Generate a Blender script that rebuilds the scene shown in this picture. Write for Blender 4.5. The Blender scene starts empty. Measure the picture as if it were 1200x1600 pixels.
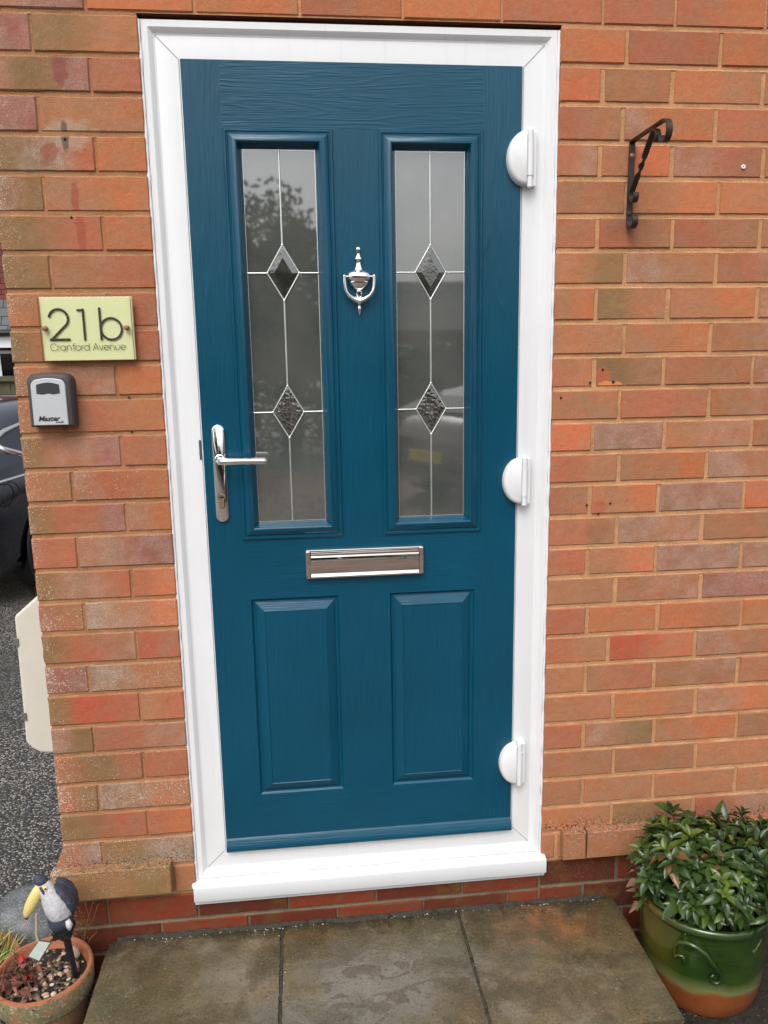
import bpy, bmesh, math, random
from mathutils import Vector, Matrix, noise
random.seed(7)
R = math.radians
sc = bpy.context.scene
col = sc.collection
PI = math.pi

# ---------------------------------------------------------------- camera
cam_d = bpy.data.cameras.new('camera')
cam = bpy.data.objects.new('camera', cam_d)
col.objects.link(cam)
sc.camera = cam
right = Vector((0.99405752, -0.10768610, -0.01591685))
fwd = Vector((0.10273812, 0.97643477, -0.18978942))
up = Vector((0.03597944, 0.18702634, 0.98169579))
m = Matrix((right, up, -fwd)).transposed().to_4x4()
m.translation = Vector((0.28865, -1.77092, -0.67857))
cam.matrix_world = m
cam_d.sensor_fit = 'VERTICAL'
cam_d.sensor_height = 24.0
cam_d.lens = 1234.465 / 1600.0 * 24.0
cam_d.clip_start = 0.02
cam_d.clip_end = 500
sc.render.resolution_x = 768
sc.render.resolution_y = 1024

# ---------------------------------------------------------------- light
SUN_EL, SUN_AZ = R(52), R(203)      # azimuth measured clockwise from +Y
w = bpy.data.worlds.new("World")
sc.world = w
w.use_nodes = True
nt = w.node_tree
bg = nt.nodes['Background']
sky = nt.nodes.new('ShaderNodeTexSky')
sky.sky_type = 'NISHITA'
sky.sun_disc = False
sky.sun_elevation = SUN_EL
sky.sun_rotation = SUN_AZ
sky.dust_density = 4.0
sky.air_density = 1.0
hs = nt.nodes.new('ShaderNodeHueSaturation')
hs.inputs['Saturation'].default_value = 0.30
nt.links.new(sky.outputs[0], hs.inputs['Color'])
tc = nt.nodes.new('ShaderNodeTexCoord'); sx_n = nt.nodes.new('ShaderNodeSeparateXYZ'); mr_n = nt.nodes.new('ShaderNodeMapRange')
nt.links.new(tc.outputs['Generated'], sx_n.inputs[0]); nt.links.new(sx_n.outputs['Z'], mr_n.inputs[0])
mr_n.inputs[1].default_value = 0.0; mr_n.inputs[2].default_value = 0.9; mr_n.inputs[3].default_value = 1.05; mr_n.inputs[4].default_value = 1.5   # overcast cloud layer: brighter overhead
vm = nt.nodes.new('ShaderNodeVectorMath'); vm.operation = 'SCALE'
nt.links.new(hs.outputs[0], vm.inputs[0]); nt.links.new(mr_n.outputs[0], vm.inputs['Scale'])
nt.links.new(vm.outputs[0], bg.inputs['Color'])
bg.inputs['Strength'].default_value = 0.15
sl = bpy.data.lights.new('sun', 'SUN')
sl.energy = 0.5
sl.angle = R(30)
sl.color = (1.0, 0.97, 0.93)
sun = bpy.data.objects.new('sun', sl)
col.objects.link(sun)
sd = Vector((math.sin(SUN_AZ) * math.cos(SUN_EL), math.cos(SUN_AZ) * math.cos(SUN_EL), math.sin(SUN_EL)))
sun.rotation_euler = sd.to_track_quat('Z', 'Y').to_euler()
sc.view_settings.view_transform = 'Standard'
sc.view_settings.look = 'None'
sc.view_settings.gamma = 1
sc.view_settings.exposure = 0.17

GZ = -2.20      # ground level (the datum z=0 is the underside of the bricks over the door)

# ---------------------------------------------------------------- mesh helper
ORG = {}
class MB:
    def __init__(s):
        s.v = []; s.f = []; s.mi = []; s.c1 = []; s.c2 = []; s.cur = 0
        s.k1 = (0.5, 0.5, 0.5); s.k2 = (0, 0, 0)
    def vert(s, p, c1=None, c2=None):
        s.v.append(tuple(p)); s.c1.append(c1 or s.k1); s.c2.append(c2 or s.k2)
        return len(s.v) - 1
    def face(s, idx, mi=None):
        s.f.append(tuple(idx)); s.mi.append(s.cur if mi is None else mi)
    def quad(s, a, b, c, d, mi=None):
        i = [s.vert(p) for p in (a, b, c, d)]; s.face(i, mi)
    def box(s, x0, x1, y0, y1, z0, z1, M=None):
        P = [(x0,y0,z0),(x1,y0,z0),(x1,y1,z0),(x0,y1,z0),(x0,y0,z1),(x1,y0,z1),(x1,y1,z1),(x0,y1,z1)]
        if M is not None: P = [tuple(M @ Vector(p)) for p in P]
        i = [s.vert(p) for p in P]
        for q in ((0,3,2,1),(4,5,6,7),(0,1,5,4),(1,2,6,5),(2,3,7,6),(3,0,4,7)): s.face([i[k] for k in q])
    def tube(s, path, rad, n=10, cap=True, flat=(1.0, 1.0), upv=None):
        path = [Vector(p) for p in path]
        N = len(path)
        if not hasattr(rad, '__len__'): rad = [rad] * N
        rings = []
        u = None
        for i, p in enumerate(path):
            t = (path[min(i+1, N-1)] - path[max(i-1, 0)])
            if t.length < 1e-9: t = Vector((0, 0, 1))
            t.normalize()
            if upv is not None:
                u = Vector(upv); u = (u - t * u.dot(t)).normalized()
            elif u is None:
                a = Vector((0, 0, 1)) if abs(t.z) < .9 else Vector((0, 1, 0))
                u = (a - t * a.dot(t)).normalized()
            else:
                u = (u - t * u.dot(t)).normalized()
            w_ = t.cross(u)
            ring = []
            for k in range(n):
                a = 2 * PI * k / n
                ring.append(s.vert(p + u * math.cos(a) * rad[i] * flat[0] + w_ * math.sin(a) * rad[i] * flat[1]))
            rings.append(ring)
        for i in range(N - 1):
            for k in range(n):
                k2 = (k + 1) % n
                s.face((rings[i][k], rings[i][k2], rings[i+1][k2], rings[i+1][k]))
        if cap:
            s.face(rings[0][::-1]); s.face(rings[-1])
    def lathe(s, prof, c, n=32, sy=1.0, a0=0, a1=2*PI, closed=True, wob=0.0, seed=0):
        rings = []
        cx, cy, cz = c
        for (r, z) in prof:
            ring = []
            for k in range(n if closed else n + 1):
                a = a0 + (a1 - a0) * k / n
                rr = r
                if wob: rr = r + wob * noise.noise(Vector((math.cos(a) * 2 + seed, math.sin(a) * 2, z * 20)))
                ring.append(s.vert((cx + rr * math.cos(a), cy + rr * math.sin(a) * sy, cz + z)))
            rings.append(ring)
        nn = n
        for i in range(len(rings) - 1):
            for k in range(nn):
                k2 = (k + 1) % n if closed else k + 1
                s.face((rings[i][k], rings[i][k2], rings[i+1][k2], rings[i+1][k]))
        return rings
    def frame(s, x0, x1, z0, z1, prof):
        """mitred rectangular frame in the xz plane; prof = [(inset, y)]"""
        rings = []
        for d, y in prof:
            rings.append([s.vert(p) for p in ((x0+d, y, z0+d), (x1-d, y, z0+d), (x1-d, y, z1-d), (x0+d, y, z1-d))])
        for a, b in zip(rings, rings[1:]):
            for k in range(4):
                k2 = (k + 1) % 4
                s.face((a[k], a[k2], b[k2], b[k]))
        return rings[-1]
    def prism(s, poly, y0, y1, axis='y'):
        def P(a, b, y): return (a, y, b) if axis == 'y' else (y, a, b)
        A = [s.vert(P(a, b, y0)) for a, b in poly]; B = [s.vert(P(a, b, y1)) for a, b in poly]
        n = len(poly)
        s.face(A); s.face(B[::-1])
        for k in range(n):
            s.face((A[k], B[k], B[(k+1) % n], A[(k+1) % n]))
    def ball(s, c, r, n=12, m_=8, sx=1, sy=1, sz=1, M=None):
        rings = []
        for j in range(m_ + 1):
            b = -PI/2 + PI * j / m_
            ring = []
            for k in range(n):
                a = 2 * PI * k / n
                p = Vector((r*sx*math.cos(b)*math.cos(a), r*sy*math.cos(b)*math.sin(a), r*sz*math.sin(b)))
                if M is not None: p = M @ p
                ring.append(s.vert(p + Vector(c)))
            rings.append(ring)
        for i in range(m_):
            for k in range(n):
                k2 = (k + 1) % n
                s.face((rings[i][k], rings[i][k2], rings[i+1][k2], rings[i+1][k]))
    def build(s, name, mats, parent=None, smooth=None, merge=True, bevel=None, recalc=True):
        me = bpy.data.meshes.new(name)
        o_ = ORG.get(parent.name, Vector((0, 0, 0))) if parent else ORG.get('_next', Vector((0, 0, 0)))
        me.from_pydata([(a - o_.x, b - o_.y, c - o_.z) for a, b, c in s.v], [], s.f)
        if not isinstance(mats, (list, tuple)): mats = [mats]
        for mm in mats: me.materials.append(mm)
        me.polygons.foreach_set('material_index', s.mi)
        if any(c != (0.5, .5, .5) for c in s.c1[:5000]) or any(c != (0, 0, 0) for c in s.c2[:5000]):
            for nm, cc in (('bcol', s.c1), ('bfx', s.c2)):
                a = me.color_attributes.new(nm, 'FLOAT_COLOR', 'POINT')
                fl = []
                for c in cc: fl += [c[0], c[1], c[2], 1.0]
                a.data.foreach_set('color', fl)
        if merge or recalc:
            bm = bmesh.new(); bm.from_mesh(me)
            if merge: bmesh.ops.remove_doubles(bm, verts=bm.verts, dist=1e-6)
            if recalc: bmesh.ops.recalc_face_normals(bm, faces=bm.faces)
            bm.to_mesh(me); bm.free()
        if smooth is not None:
            me.polygons.foreach_set('use_smooth', [True] * len(me.polygons))
            if smooth < 179: me.set_sharp_from_angle(angle=R(smooth))
        ob = bpy.data.objects.new(name, me)
        col.objects.link(ob)
        ORG[ob.name] = o_
        if parent: ob.parent = parent
        else: ob.location = o_
        if bevel:
            b = ob.modifiers.new('bevel', 'BEVEL'); b.width = bevel; b.segments = 2; b.limit_method = 'ANGLE'; b.angle_limit = R(35)
            b.harden_normals = False
        me.update()
        return ob

def thing(name, loc, label, cat, group=None):
    o = bpy.data.objects.new(name, None)
    o.empty_display_size = .1
    col.objects.link(o)
    o.location = loc
    ORG[o.name] = Vector(loc)
    o['label'] = label; o['category'] = cat; o['kind'] = 'thing'
    if group: o['group'] = group
    return o
def tag(o, label, cat, group=None, kind=None):
    o['label'] = label; o['category'] = cat
    if group: o['group'] = group
    o['kind'] = kind or 'thing'
    return o
def struct(o):
    o['kind'] = 'structure'; return o

# ---------------------------------------------------------------- material helper
class NT:
    def __init__(s, name):
        s.m = bpy.data.materials.new(name); s.m.use_nodes = True
        s.t = s.m.node_tree; s.b = s.t.nodes['Principled BSDF']; s.out = s.t.nodes['Material Output']
        s.co = None
    def n(s, typ, ins=None, **kw):
        nd = s.t.nodes.new('ShaderNode' + typ)
        for k, v in kw.items(): setattr(nd, k, v)
        for k, v in (ins or {}).items(): s.set(nd.inputs[k], v)
        return nd
    def set(s, sock, v):
        if isinstance(v, bpy.types.NodeSocket): s.t.links.new(v, sock)
        else:
            if sock.type == 'RGBA' and hasattr(v, '__len__') and len(v) == 3: v = (*v, 1)
            sock.default_value = v
    def P(s, **kw):
        for k, v in kw.items(): s.set(s.b.inputs[k.replace('_', ' ')], v)
    def obj(s, scale=(1, 1, 1), loc=(0, 0, 0), rot=(0, 0, 0)):
        if s.co is None: s.co = s.n('TexCoord').outputs['Object']
        return s.n('Mapping', {'Vector': s.co, 'Scale': scale, 'Location': loc, 'Rotation': rot}).outputs[0]
    def noise(s, vec, scale, detail=4, rough=.55, dist=0.0):
        return s.n('TexNoise', {'Vector': vec, 'Scale': scale, 'Detail': detail, 'Roughness': rough, 'Distortion': dist}).outputs['Fac']
    def voro(s, vec, scale, out='Distance', feature='F1', rnd=1.0):
        nd = s.n('TexVoronoi', feature=feature)
        s.set(nd.inputs['Vector'], vec); s.set(nd.inputs['Scale'], scale); s.set(nd.inputs['Randomness'], rnd)
        return nd.outputs[out]
    def ramp(s, fac, stops, interp='LINEAR'):
        nd = s.n('ValToRGB'); s.set(nd.inputs[0], fac)
        cr = nd.color_ramp; cr.interpolation = interp
        while len(cr.elements) < len(stops): cr.elements.new(0.5)
        for e, (p, c) in zip(cr.elements, stops):
            e.position = p; e.color = (c, c, c, 1) if not hasattr(c, '__len__') else (*c, 1)
        return nd.outputs[0]
    def mix(s, a, b, f, blend='MIX'):
        nd = s.n('Mix', data_type='RGBA', blend_type=blend)
        s.set(nd.inputs[0], f); s.set(nd.inputs[6], a); s.set(nd.inputs[7], b)
        return nd.outputs[2]
    def math(s, op, a, b=0.0, c=None):
        nd = s.n('Math', operation=op); s.set(nd.inputs[0], a); s.set(nd.inputs[1], b)
        if c is not None: s.set(nd.inputs[2], c)
        return nd.outputs[0]
    def map(s, v, a, b, c=0.0, d=1.0):
        nd = s.n('MapRange'); 
        for i, x in enumerate((v, a, b, c, d)): s.set(nd.inputs[i], x)
        return nd.outputs[0]
    def bump(s, h, strength=.3, dist=.001, nrm=None):
        nd = s.n('Bump', {'Height': h, 'Strength': strength, 'Distance': dist})
        if nrm is not None: s.set(nd.inputs['Normal'], nrm)
        return nd.outputs[0]
    def sep(s, v):
        return s.n('SeparateXYZ', {0: v}).outputs

def simple(name, base, rough=.5, metal=0, spec=.5, var=.12, vs=30, bs=0, bsc=200, bd=.001, coat=0):
    t = NT(name)
    v = t.obj()
    nz = t.noise(v, vs)
    c = t.mix(tuple(x * (1 - var) for x in base), tuple(min(1, x * (1 + var)) for x in base), nz)
    t.P(Base_Color=c, Roughness=t.map(t.noise(v, vs * 2.3), .3, .7, max(0, rough - .06), rough + .06), Metallic=metal, Specular_IOR_Level=spec, Coat_Weight=coat)
    if bs: t.P(Normal=t.bump(t.noise(v, bsc, 5), bs, bd))
    return t.m

# bricks: every brick carries its own colour (bcol) and its bloom / lime spots / seed (bfx)
def mk_brick():
    t = NT('brick')
    v = t.obj()
    bc = t.n('Attribute', attribute_name='bcol').outputs['Color']
    fx = t.sep(t.n('Attribute', attribute_name='bfx').outputs['Vector'])
    v2 = t.n('VectorMath', {0: v, 1: t.n('CombineXYZ', {0: t.math('MULTIPLY', fx[2], 7.3), 1: t.math('MULTIPLY', fx[2], 3.1), 2: 0.0}).outputs[0]}, operation='ADD').outputs[0]
    big = t.noise(v2, 14, 4, .6)
    c = t.mix(bc, t.n('HueSaturation', {'Color': bc, 'Hue': .510, 'Saturation': .93, 'Value': .86}).outputs[0], t.map(big, .4, .62))
    # darker/lighter fine grain
    fine = t.noise(v, 420, 3, .7)
    mid = t.noise(v2, 90, 4, .65)
    c = t.mix(c, (0, 0, 0), t.map(fine, .3, .62, .20, 0))
    c = t.mix(c, t.n('HueSaturation', {'Color': c, 'Saturation': .93, 'Value': 1.18}).outputs[0], t.map(mid, .45, .75, 0, .5))
    # grey kiln bloom, grainy
    blm = t.math('MULTIPLY', t.map(t.noise(v2, 22, 5, .65), .36, .6), t.map(t.noise(v, 520, 2, .6), .38, .58))
    c = t.mix(c, (.60, .50, .42), t.math('MULTIPLY', blm, t.math('MULTIPLY', fx[0], .62)))
    c = t.mix(c, (.16, .085, .06), t.math('MULTIPLY', t.map(t.noise(v2, 260, 3, .6), .5, .66), t.math('MULTIPLY', fx[0], .18)))
    # white lime spots
    n1 = t.math('ADD', t.noise(v, 460, 2, .5), t.math('MULTIPLY', t.noise(v, 150, 2, .5), .35))
    sel = t.noise(v, 30, 3, .6)
    lim = t.math('SUBTRACT', n1, t.math('ADD', .922, t.math('MULTIPLY', sel, -.20)))
    sp = t.map(t.math('ADD', lim, t.math('MULTIPLY', fx[1], .060)), .05, .085)
    c = t.mix(c, (.66, .56, .45), t.math('MULTIPLY', sp, t.map(fx[1], 0, .4)))
    # stains, chips and drilling scars with a place of their own; lichen just above the plinth ledge
    p = t.sep(v)
    def patch(c, x, z, rx, rz, colr, k, nz=60, hard=.25):
        q = t.n('VectorMath', {0: t.n('VectorMath', {0: v, 1: (x - .28, 0, z + 2.20)}, operation='SUBTRACT').outputs[0], 1: (1 / rx, .01, 1 / rz)}, operation='MULTIPLY').outputs[0]
        L_ = t.n('VectorMath', {0: q}, operation='LENGTH').outputs['Value']
        L_ = t.math('ADD', L_, t.map(t.noise(v, nz, 3, .6), .3, .7, -.28, .28))
        return t.mix(c, colr, t.math('MULTIPLY', t.map(L_, 1 - hard, 1 + hard * .4, 1, 0), k))
    c = patch(c, .985, -.722, .024, .018, (.46, .12, .065), .8)
    c = patch(c, 1.000, -.744, .030, .0085, (.72, .24, .085), .95, hard=.12)
    c = patch(c, .985, -1.030, .020, .016, (.45, .12, .07), .7)
    c = patch(c, -.150, -.222, .055, .030, (.45, .34, .24), .55, 40)
    c = patch(c, -.161, -.225, .008, .030, (.10, .06, .055), .75)
    c = patch(c, -.195, -.255, .022, .018, (.30, .08, .05), .7)
    c = patch(c, -.145, -.41, .010, .045, (.36, .085, .05), .7)
    c = patch(c, -.160, -.100, .016, .034, (.26, .075, .06), .75)
    c = patch(c, -.152, -.345, .009, .035, (.33, .08, .05), .7)
    c = patch(c, .985, -1.09, .035, .040, (.20, .115, .055), .45, 25, .6)
    c = patch(c, 1.035, -.405, .060, .040, (.15, .09, .06), .35, 20, .7)
    lz = t.math('MULTIPLY', t.map(p[2], .342, .375, 1, 0), t.map(p[2], .33, .34))
    ln = t.noise(v, 200, 4, .7)
    c = t.mix(c, (.045, .035, .03), t.math('MULTIPLY', lz, t.map(t.noise(v, 150, 4, .7), .50, .60)))
    c = t.mix(c, (.52, .47, .38), t.math('MULTIPLY', t.math('MULTIPLY', t.map(p[2], .335, .385, .8, 0), t.map(p[2], .30, .335)), t.map(ln, .57, .64)))
    # algae on the low bricks
    c = t.mix(c, (.15, .12, .03), t.math('MULTIPLY', t.map(p[2], .22, .42, 1, 0), t.map(t.noise(v, 9, 4, .6), .52, .7, 0, .55)))
    t.P(Base_Color=c, Roughness=.86, Specular_IOR_Level=.25)
    h = t.math('ADD', t.math('MULTIPLY', t.noise(v, 480, 4, .7), .5), t.math('MULTIPLY', t.noise(v2, 60, 5, .6), 1.2))
    h = t.math('ADD', h, t.math('MULTIPLY', t.map(t.voro(v2, 120), .05, .2), .4))
    t.P(Normal=t.bump(h, .7, .0026))
    return t.m
def mk_mortar(name, base, dirt=.25):
    t = NT(name)
    v = t.obj()
    c = t.mix(base, tuple(x * .72 for x in base), t.map(t.noise(v, 12, 5, .6), .35, .65))
    c = t.mix(c, (min(1, base[0]*1.35), min(1, base[1]*1.35), min(1, base[2]*1.35)), t.map(t.noise(v, 300, 2), .56, .7))
    c = t.mix(c, (.05, .035, .025), t.map(t.noise(v, 150, 4, .7), .62, .72, 0, dirt))
    t.P(Base_Color=c, Roughness=.95, Specular_IOR_Level=.15)
    t.P(Normal=t.bump(t.math('ADD', t.noise(v, 350, 5, .75), t.math('MULTIPLY', t.noise(v, 55, 4, .6), 1.5)), .8, .0025))
    return t.m
def mk_white(name='white_upvc', base=(.80, .81, .815), rough=.28):
    t = NT(name)
    v = t.obj()
    c = t.mix(base, tuple(x * .955 for x in base), t.map(t.noise(v, 5, 6, .65), .4, .7))
    c = t.mix(c, (.45, .43, .39), t.map(t.noise(v, 90, 5, .7), .66, .82, 0, .25))
    st = t.map(t.noise(t.obj(scale=(70, 70, 3)), 1.0, 4, .65), .55, .8, 0, .22)
    c = t.mix(c, (.50, .50, .47), st)
    c = t.mix(c, (.30, .26, .20), t.map(t.noise(v, 260, 3, .7), .70, .8, 0, .5))
    t.P(Base_Color=c, Roughness=rough, Specular_IOR_Level=.4, Normal=t.bump(t.noise(v, 30, 2), .06, .001))
    return t.m
def mk_door(name, vertical, base=(.0002, .059, .106)):
    t = NT(name)
    sc_ = (26, 26, 2.1) if vertical else (3.0, 34, 34)
    v = t.obj(scale=sc_)
    fine = t.noise(t.obj(scale=(420, 60, 9) if vertical else (9, 60, 420)), 1.0, 3, .6)
    n1 = t.noise(v, .55, 3, .5, .25)
    rings = t.math('SINE', t.math('MULTIPLY', n1, 85.0))
    rings = t.map(rings, -.2, .9)
    msk = t.map(t.noise(t.obj(scale=(3, 3, 1.2)), 1.6, 3), .38, .62, .25, 1)
    h = t.math('ADD', t.math('MULTIPLY', t.math('MULTIPLY', rings, msk), .8), t.math('MULTIPLY', t.map(fine, .35, .7), .8))
    v0 = t.obj()
    c = t.mix(base, tuple(x * 1.25 for x in base), t.map(t.noise(v0, 3, 4), .35, .7))
    c = t.mix(c, tuple(x * .6 for x in base), t.math('MULTIPLY', t.map(fine, .3, .5, 1, 0), .35))
    t.P(Base_Color=c, Roughness=t.map(t.noise(v0, 6, 3), .3, .7, .22, .27), Specular_IOR_Level=.42)
    t.P(Normal=t.bump(h, .55 if vertical else .38, .0009 if vertical else .0007))
    return t.m
def mk_slab():
    t = NT('damp_paving')
    v = t.obj()
    oi = t.n('ObjectInfo').outputs['Random']
    base = t.mix((.072, .056, .024), (.182, .142, .078), t.map(t.noise(v, 6, 6, .6), .36, .64))
    base = t.mix(base, (.215, .19, .14), t.map(t.noise(v, 2.7, 5, .6), .52, .68, 0, .7))
    base = t.mix(base, (.070, .066, .028), t.map(t.noise(v, 3.6, 4, .6, .3), .5, .66, 0, .8))           # algae
    rust = t.map(t.n('VectorMath', {0: t.obj(scale=(1, 1.3, 0)), 1: (.87, -.08, 0)}, operation='DISTANCE').outputs['Value'], .05, .17, 1, 0)
    rust = t.math('MULTIPLY', rust, t.map(t.noise(v, 12, 5), .32, .58))
    base = t.mix(base, (.36, .125, .03), t.math('MULTIPLY', rust, .6))
    base = t.mix(base, (.19, .11, .05), t.map(t.noise(v, 4.7, 5, .6, .5), .5, .7, 0, .4))
    # a drying patch in the middle of the step
    dm = t.n('VectorMath', {0: t.obj(scale=(1, 1.5, 0)), 1: (.42, -.36, 0)}, operation='DISTANCE').outputs['Value']
    dry = t.math('ADD', dm, t.map(t.noise(v, 7, 5, .6, .8), .25, .75, -.14, .14))
    drym = t.map(dry, .10, .27, 1, 0)
    base = t.mix(base, (.20, .185, .155), t.math('MULTIPLY', drym, .75))
    wetp = t.math('MULTIPLY', t.map(t.noise(t.obj(scale=(1, 1.8, 1)), 13, 2, .5, 1.2), .535, .56), drym)
    base = t.mix(base, (.085, .06, .032), t.math('MULTIPLY', wetp, .6))
    base = t.mix(base, (.055, .042, .022), t.map(t.noise(v, 5.5, 6, .7, .8), .50, .60, 0, .60))
    base = t.mix(base, (.27, .235, .17), t.map(t.noise(v, 11, 6, .7, .4), .56, .68, 0, .45))
    # dark damp growth along the wall
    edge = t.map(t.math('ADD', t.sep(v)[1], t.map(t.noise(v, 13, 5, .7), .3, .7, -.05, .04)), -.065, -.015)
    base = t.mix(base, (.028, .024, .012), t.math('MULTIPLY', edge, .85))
    pit = t.map(t.noise(v, 150, 5, .75), .52, .66)
    base = t.mix(base, (.032, .026, .014), t.math('MULTIPLY', pit, .7))
    lit = t.map(t.noise(v, 230, 3, .7), .56, .68)
    base = t.mix(base, (.30, .25, .17), t.math('MULTIPLY', lit, .45))
    sp = t.math('MULTIPLY', t.map(t.voro(v, 120), .08, .14, 1, 0), t.map(t.noise(v, 30, 2), .54, .62))
    base = t.mix(base, (.55, .48, .36), t.math('MULTIPLY', sp, .8))
    t.P(Base_Color=base, Roughness=t.map(t.noise(v, 8, 5), .40, .58, .12, .55), Specular_IOR_Level=.6, Coat_Weight=t.map(t.noise(v, 4, 5, .6), .42, .6, 0, .5), Coat_Roughness=.12)
    t.P(Normal=t.bump(t.math('ADD', t.noise(v, 160, 5, .7), t.math('MULTIPLY', t.noise(v, 18, 4), 1.5)), .6, .0035))
    return t.m
def mk_asphalt():
    t = NT('wet_tarmac')
    v = t.obj()
    cell = t.voro(v, 118, 'Color')
    cs = t.sep(cell)
    d = t.voro(v, 118)
    st = t.mix((.085, .085, .08), (.60, .58, .54), t.map(cs[0], .25, 1.0))
    st = t.mix(st, (.25, .19, .13), t.map(cs[1], .8, .95, 0, .7))
    c = t.mix(st, (.022, .022, .02), t.map(d, .32, .60))
    c = t.mix(c, (.05, .06, .02), t.math('MULTIPLY', t.map(t.noise(v, 4.5, 5, .7), .56, .70), .75))
    c = t.mix(c, (.035, .035, .033), t.map(t.noise(v, 1.1, 3), .45, .7, 0, .5))
    t.P(Base_Color=c, Roughness=t.map(cs[2], 0, 1, .22, .6), Specular_IOR_Level=.5)
    t.P(Normal=t.bump(t.map(d, .05, .55, 1, 0), .9, .004))
    return t.m
def mk_terracotta(name, weather=1.0):
    t = NT(name)
    v = t.obj()
    base = t.mix((.46, .17, .085), (.36, .12, .06), t.map(t.noise(v, 12, 5), .35, .65))
    m_ = t.math('MULTIPLY', t.map(t.noise(v, 24, 6, .75), .34, .48), weather)
    z = t.sep(v)[2]
    m_ = t.math('MULTIPLY', m_, t.sep(t.n('Attribute', attribute_name='bfx').outputs['Vector'])[0])
    c = t.mix(base, (.20, .17, .085), m_)
    c = t.mix(c, (.46, .42, .31), t.math('MULTIPLY', t.map(t.noise(v, 120, 4, .7), .52, .66), m_))
    c = t.mix(c, (.05, .045, .025), t.math('MULTIPLY', t.map(t.noise(v, 70, 4, .7), .58, .7), m_))
    t.P(Base_Color=c, Roughness=.8, Specular_IOR_Level=.3, Normal=t.bump(t.noise(v, 130, 5, .7), .6, .002))
    return t.m
def mk_glaze():
    t = NT('green_glaze')
    v = t.obj()
    z = t.sep(v)[2]
    zz = t.math('ADD', z, t.map(t.noise(v, 7, 4), .3, .7, -.006, .022))
    fine = t.noise(t.obj(scale=(6, 6, 90)), 1.0, 4)
    g = t.mix((.009, .030, .004), (.030, .066, .007), t.map(t.noise(v, 7, 5, .6), .35, .65))
    g = t.mix(g, (.055, .075, .012), t.map(fine, .5, .75, 0, .5))
    g = t.mix(g, (.16, .10, .02), t.map(t.sep(v)[0], -.10, -.15, 0, .55))
    clay = t.mix((.30, .085, .024), (.20, .052, .015), t.map(t.noise(v, 12, 5), .3, .7))
    clay = t.mix(clay, (.05, .02, .01), t.map(t.noise(v, 110, 4, .7), .58, .7, 0, .6))
    edge = t.map(zz, .088, .108)
    band = t.mix(clay, (.19, .21, .07), t.map(zz, .080, .094))
    c = t.mix(band, g, t.map(zz, .09, .125))
    t.P(Base_Color=c, Roughness=t.map(zz, .08, .1, .42, .13), Specular_IOR_Level=.6, Coat_Weight=t.map(zz, .08, .1, .1, .6), Coat_Roughness=.06)
    t.P(Normal=t.bump(t.math('ADD', fine, t.noise(v, 30, 3)), .25, .0025))
    return t.m
def mk_leaf(name, a, b, rough=.3, tr=.1):
    t = NT(name)
    v = t.obj()
    at = t.n('Attribute', attribute_name='bcol').outputs['Color']
    c = t.mix(a, b, t.map(t.noise(v, 25, 3), .35, .65))
    c = t.mix(c, at, 1.0, 'MULTIPLY')
    t.P(Base_Color=c, Roughness=rough, Specular_IOR_Level=.45, Normal=t.bump(t.noise(v, 300, 3), .2, .001))
    return t.m
def mk_glass_pane():
    t = NT('satin_glass')
    v = t.obj()
    fine = t.noise(t.obj(scale=(500, 500, 900)), 1.0, 3, .7)
    c = t.mix((.078, .088, .080), (.112, .114, .100), t.map(t.noise(v, 9, 4), .35, .65))
    t.P(Base_Color=c, Roughness=.022, IOR=2.75, Specular_IOR_Level=.5)
    t.P(Normal=t.bump(fine, .006, .0003))
    return t.m
def mk_bevel_glass(pattern):
    t = NT('cut_glass' if pattern else 'bevel_glass')
    v = t.obj()
    c = t.mix((.055, .055, .045), (.025, .025, .022), t.map(t.noise(v, 30, 4), .4, .6))
    if pattern:
        w1 = t.voro(t.obj(scale=(1, 1, 1)), 95, 'Distance', 'DISTANCE_TO_EDGE')
        c = t.mix(c, (.16, .15, .14), t.map(w1, .0, .08, .9, 0))
        t.P(Normal=t.bump(w1, .6, .002))
    t.P(Base_Color=c, Roughness=.04, IOR=2.5)
    if not pattern: t.P(Normal=t.bump(t.noise(v, 70, 4, .6), .25, .002))
    return t.m
def mk_chrome(name='chrome', rough=.03, colr=(.86, .85, .83)):
    t = NT(name)
    v = t.obj()
    t.P(Base_Color=colr, Metallic=1.0, Roughness=t.map(t.noise(v, 60, 4, .7), .45, .75, rough, rough + .06))
    return t.m

M_brick = mk_brick()
M_mort_r = mk_mortar('sandy_mortar', (.61, .330, .165))
M_mort_l = mk_mortar('weathered_mortar', (.46, .235, .115), .45)
M_mort_g = mk_mortar('grey_mortar', (.20, .155, .10), .5)
M_white = mk_white()
M_seal = simple('white_sealant', (.82, .83, .84), .35, var=.05, bs=.3, bsc=90, bd=.003)
M_dv = mk_door('teal_grain_vertical', True)
M_dh = mk_door('teal_grain_horizontal', False)
M_black = simple('black_rubber', (.012, .012, .012), .6)
M_dark = simple('dark_void', (.01, .009, .008), .9)
M_slab = mk_slab()
M_asph = mk_asphalt()
M_chrome = mk_chrome()
M_brass = mk_chrome('brass_nickel', .25, (.75, .62, .42))
M_lead = mk_chrome('silver_lead', .38, (.82, .84, .80))
M_glass = mk_glass_pane()
M_bg = mk_bevel_glass(False)
M_cg = mk_bevel_glass(True)

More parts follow.
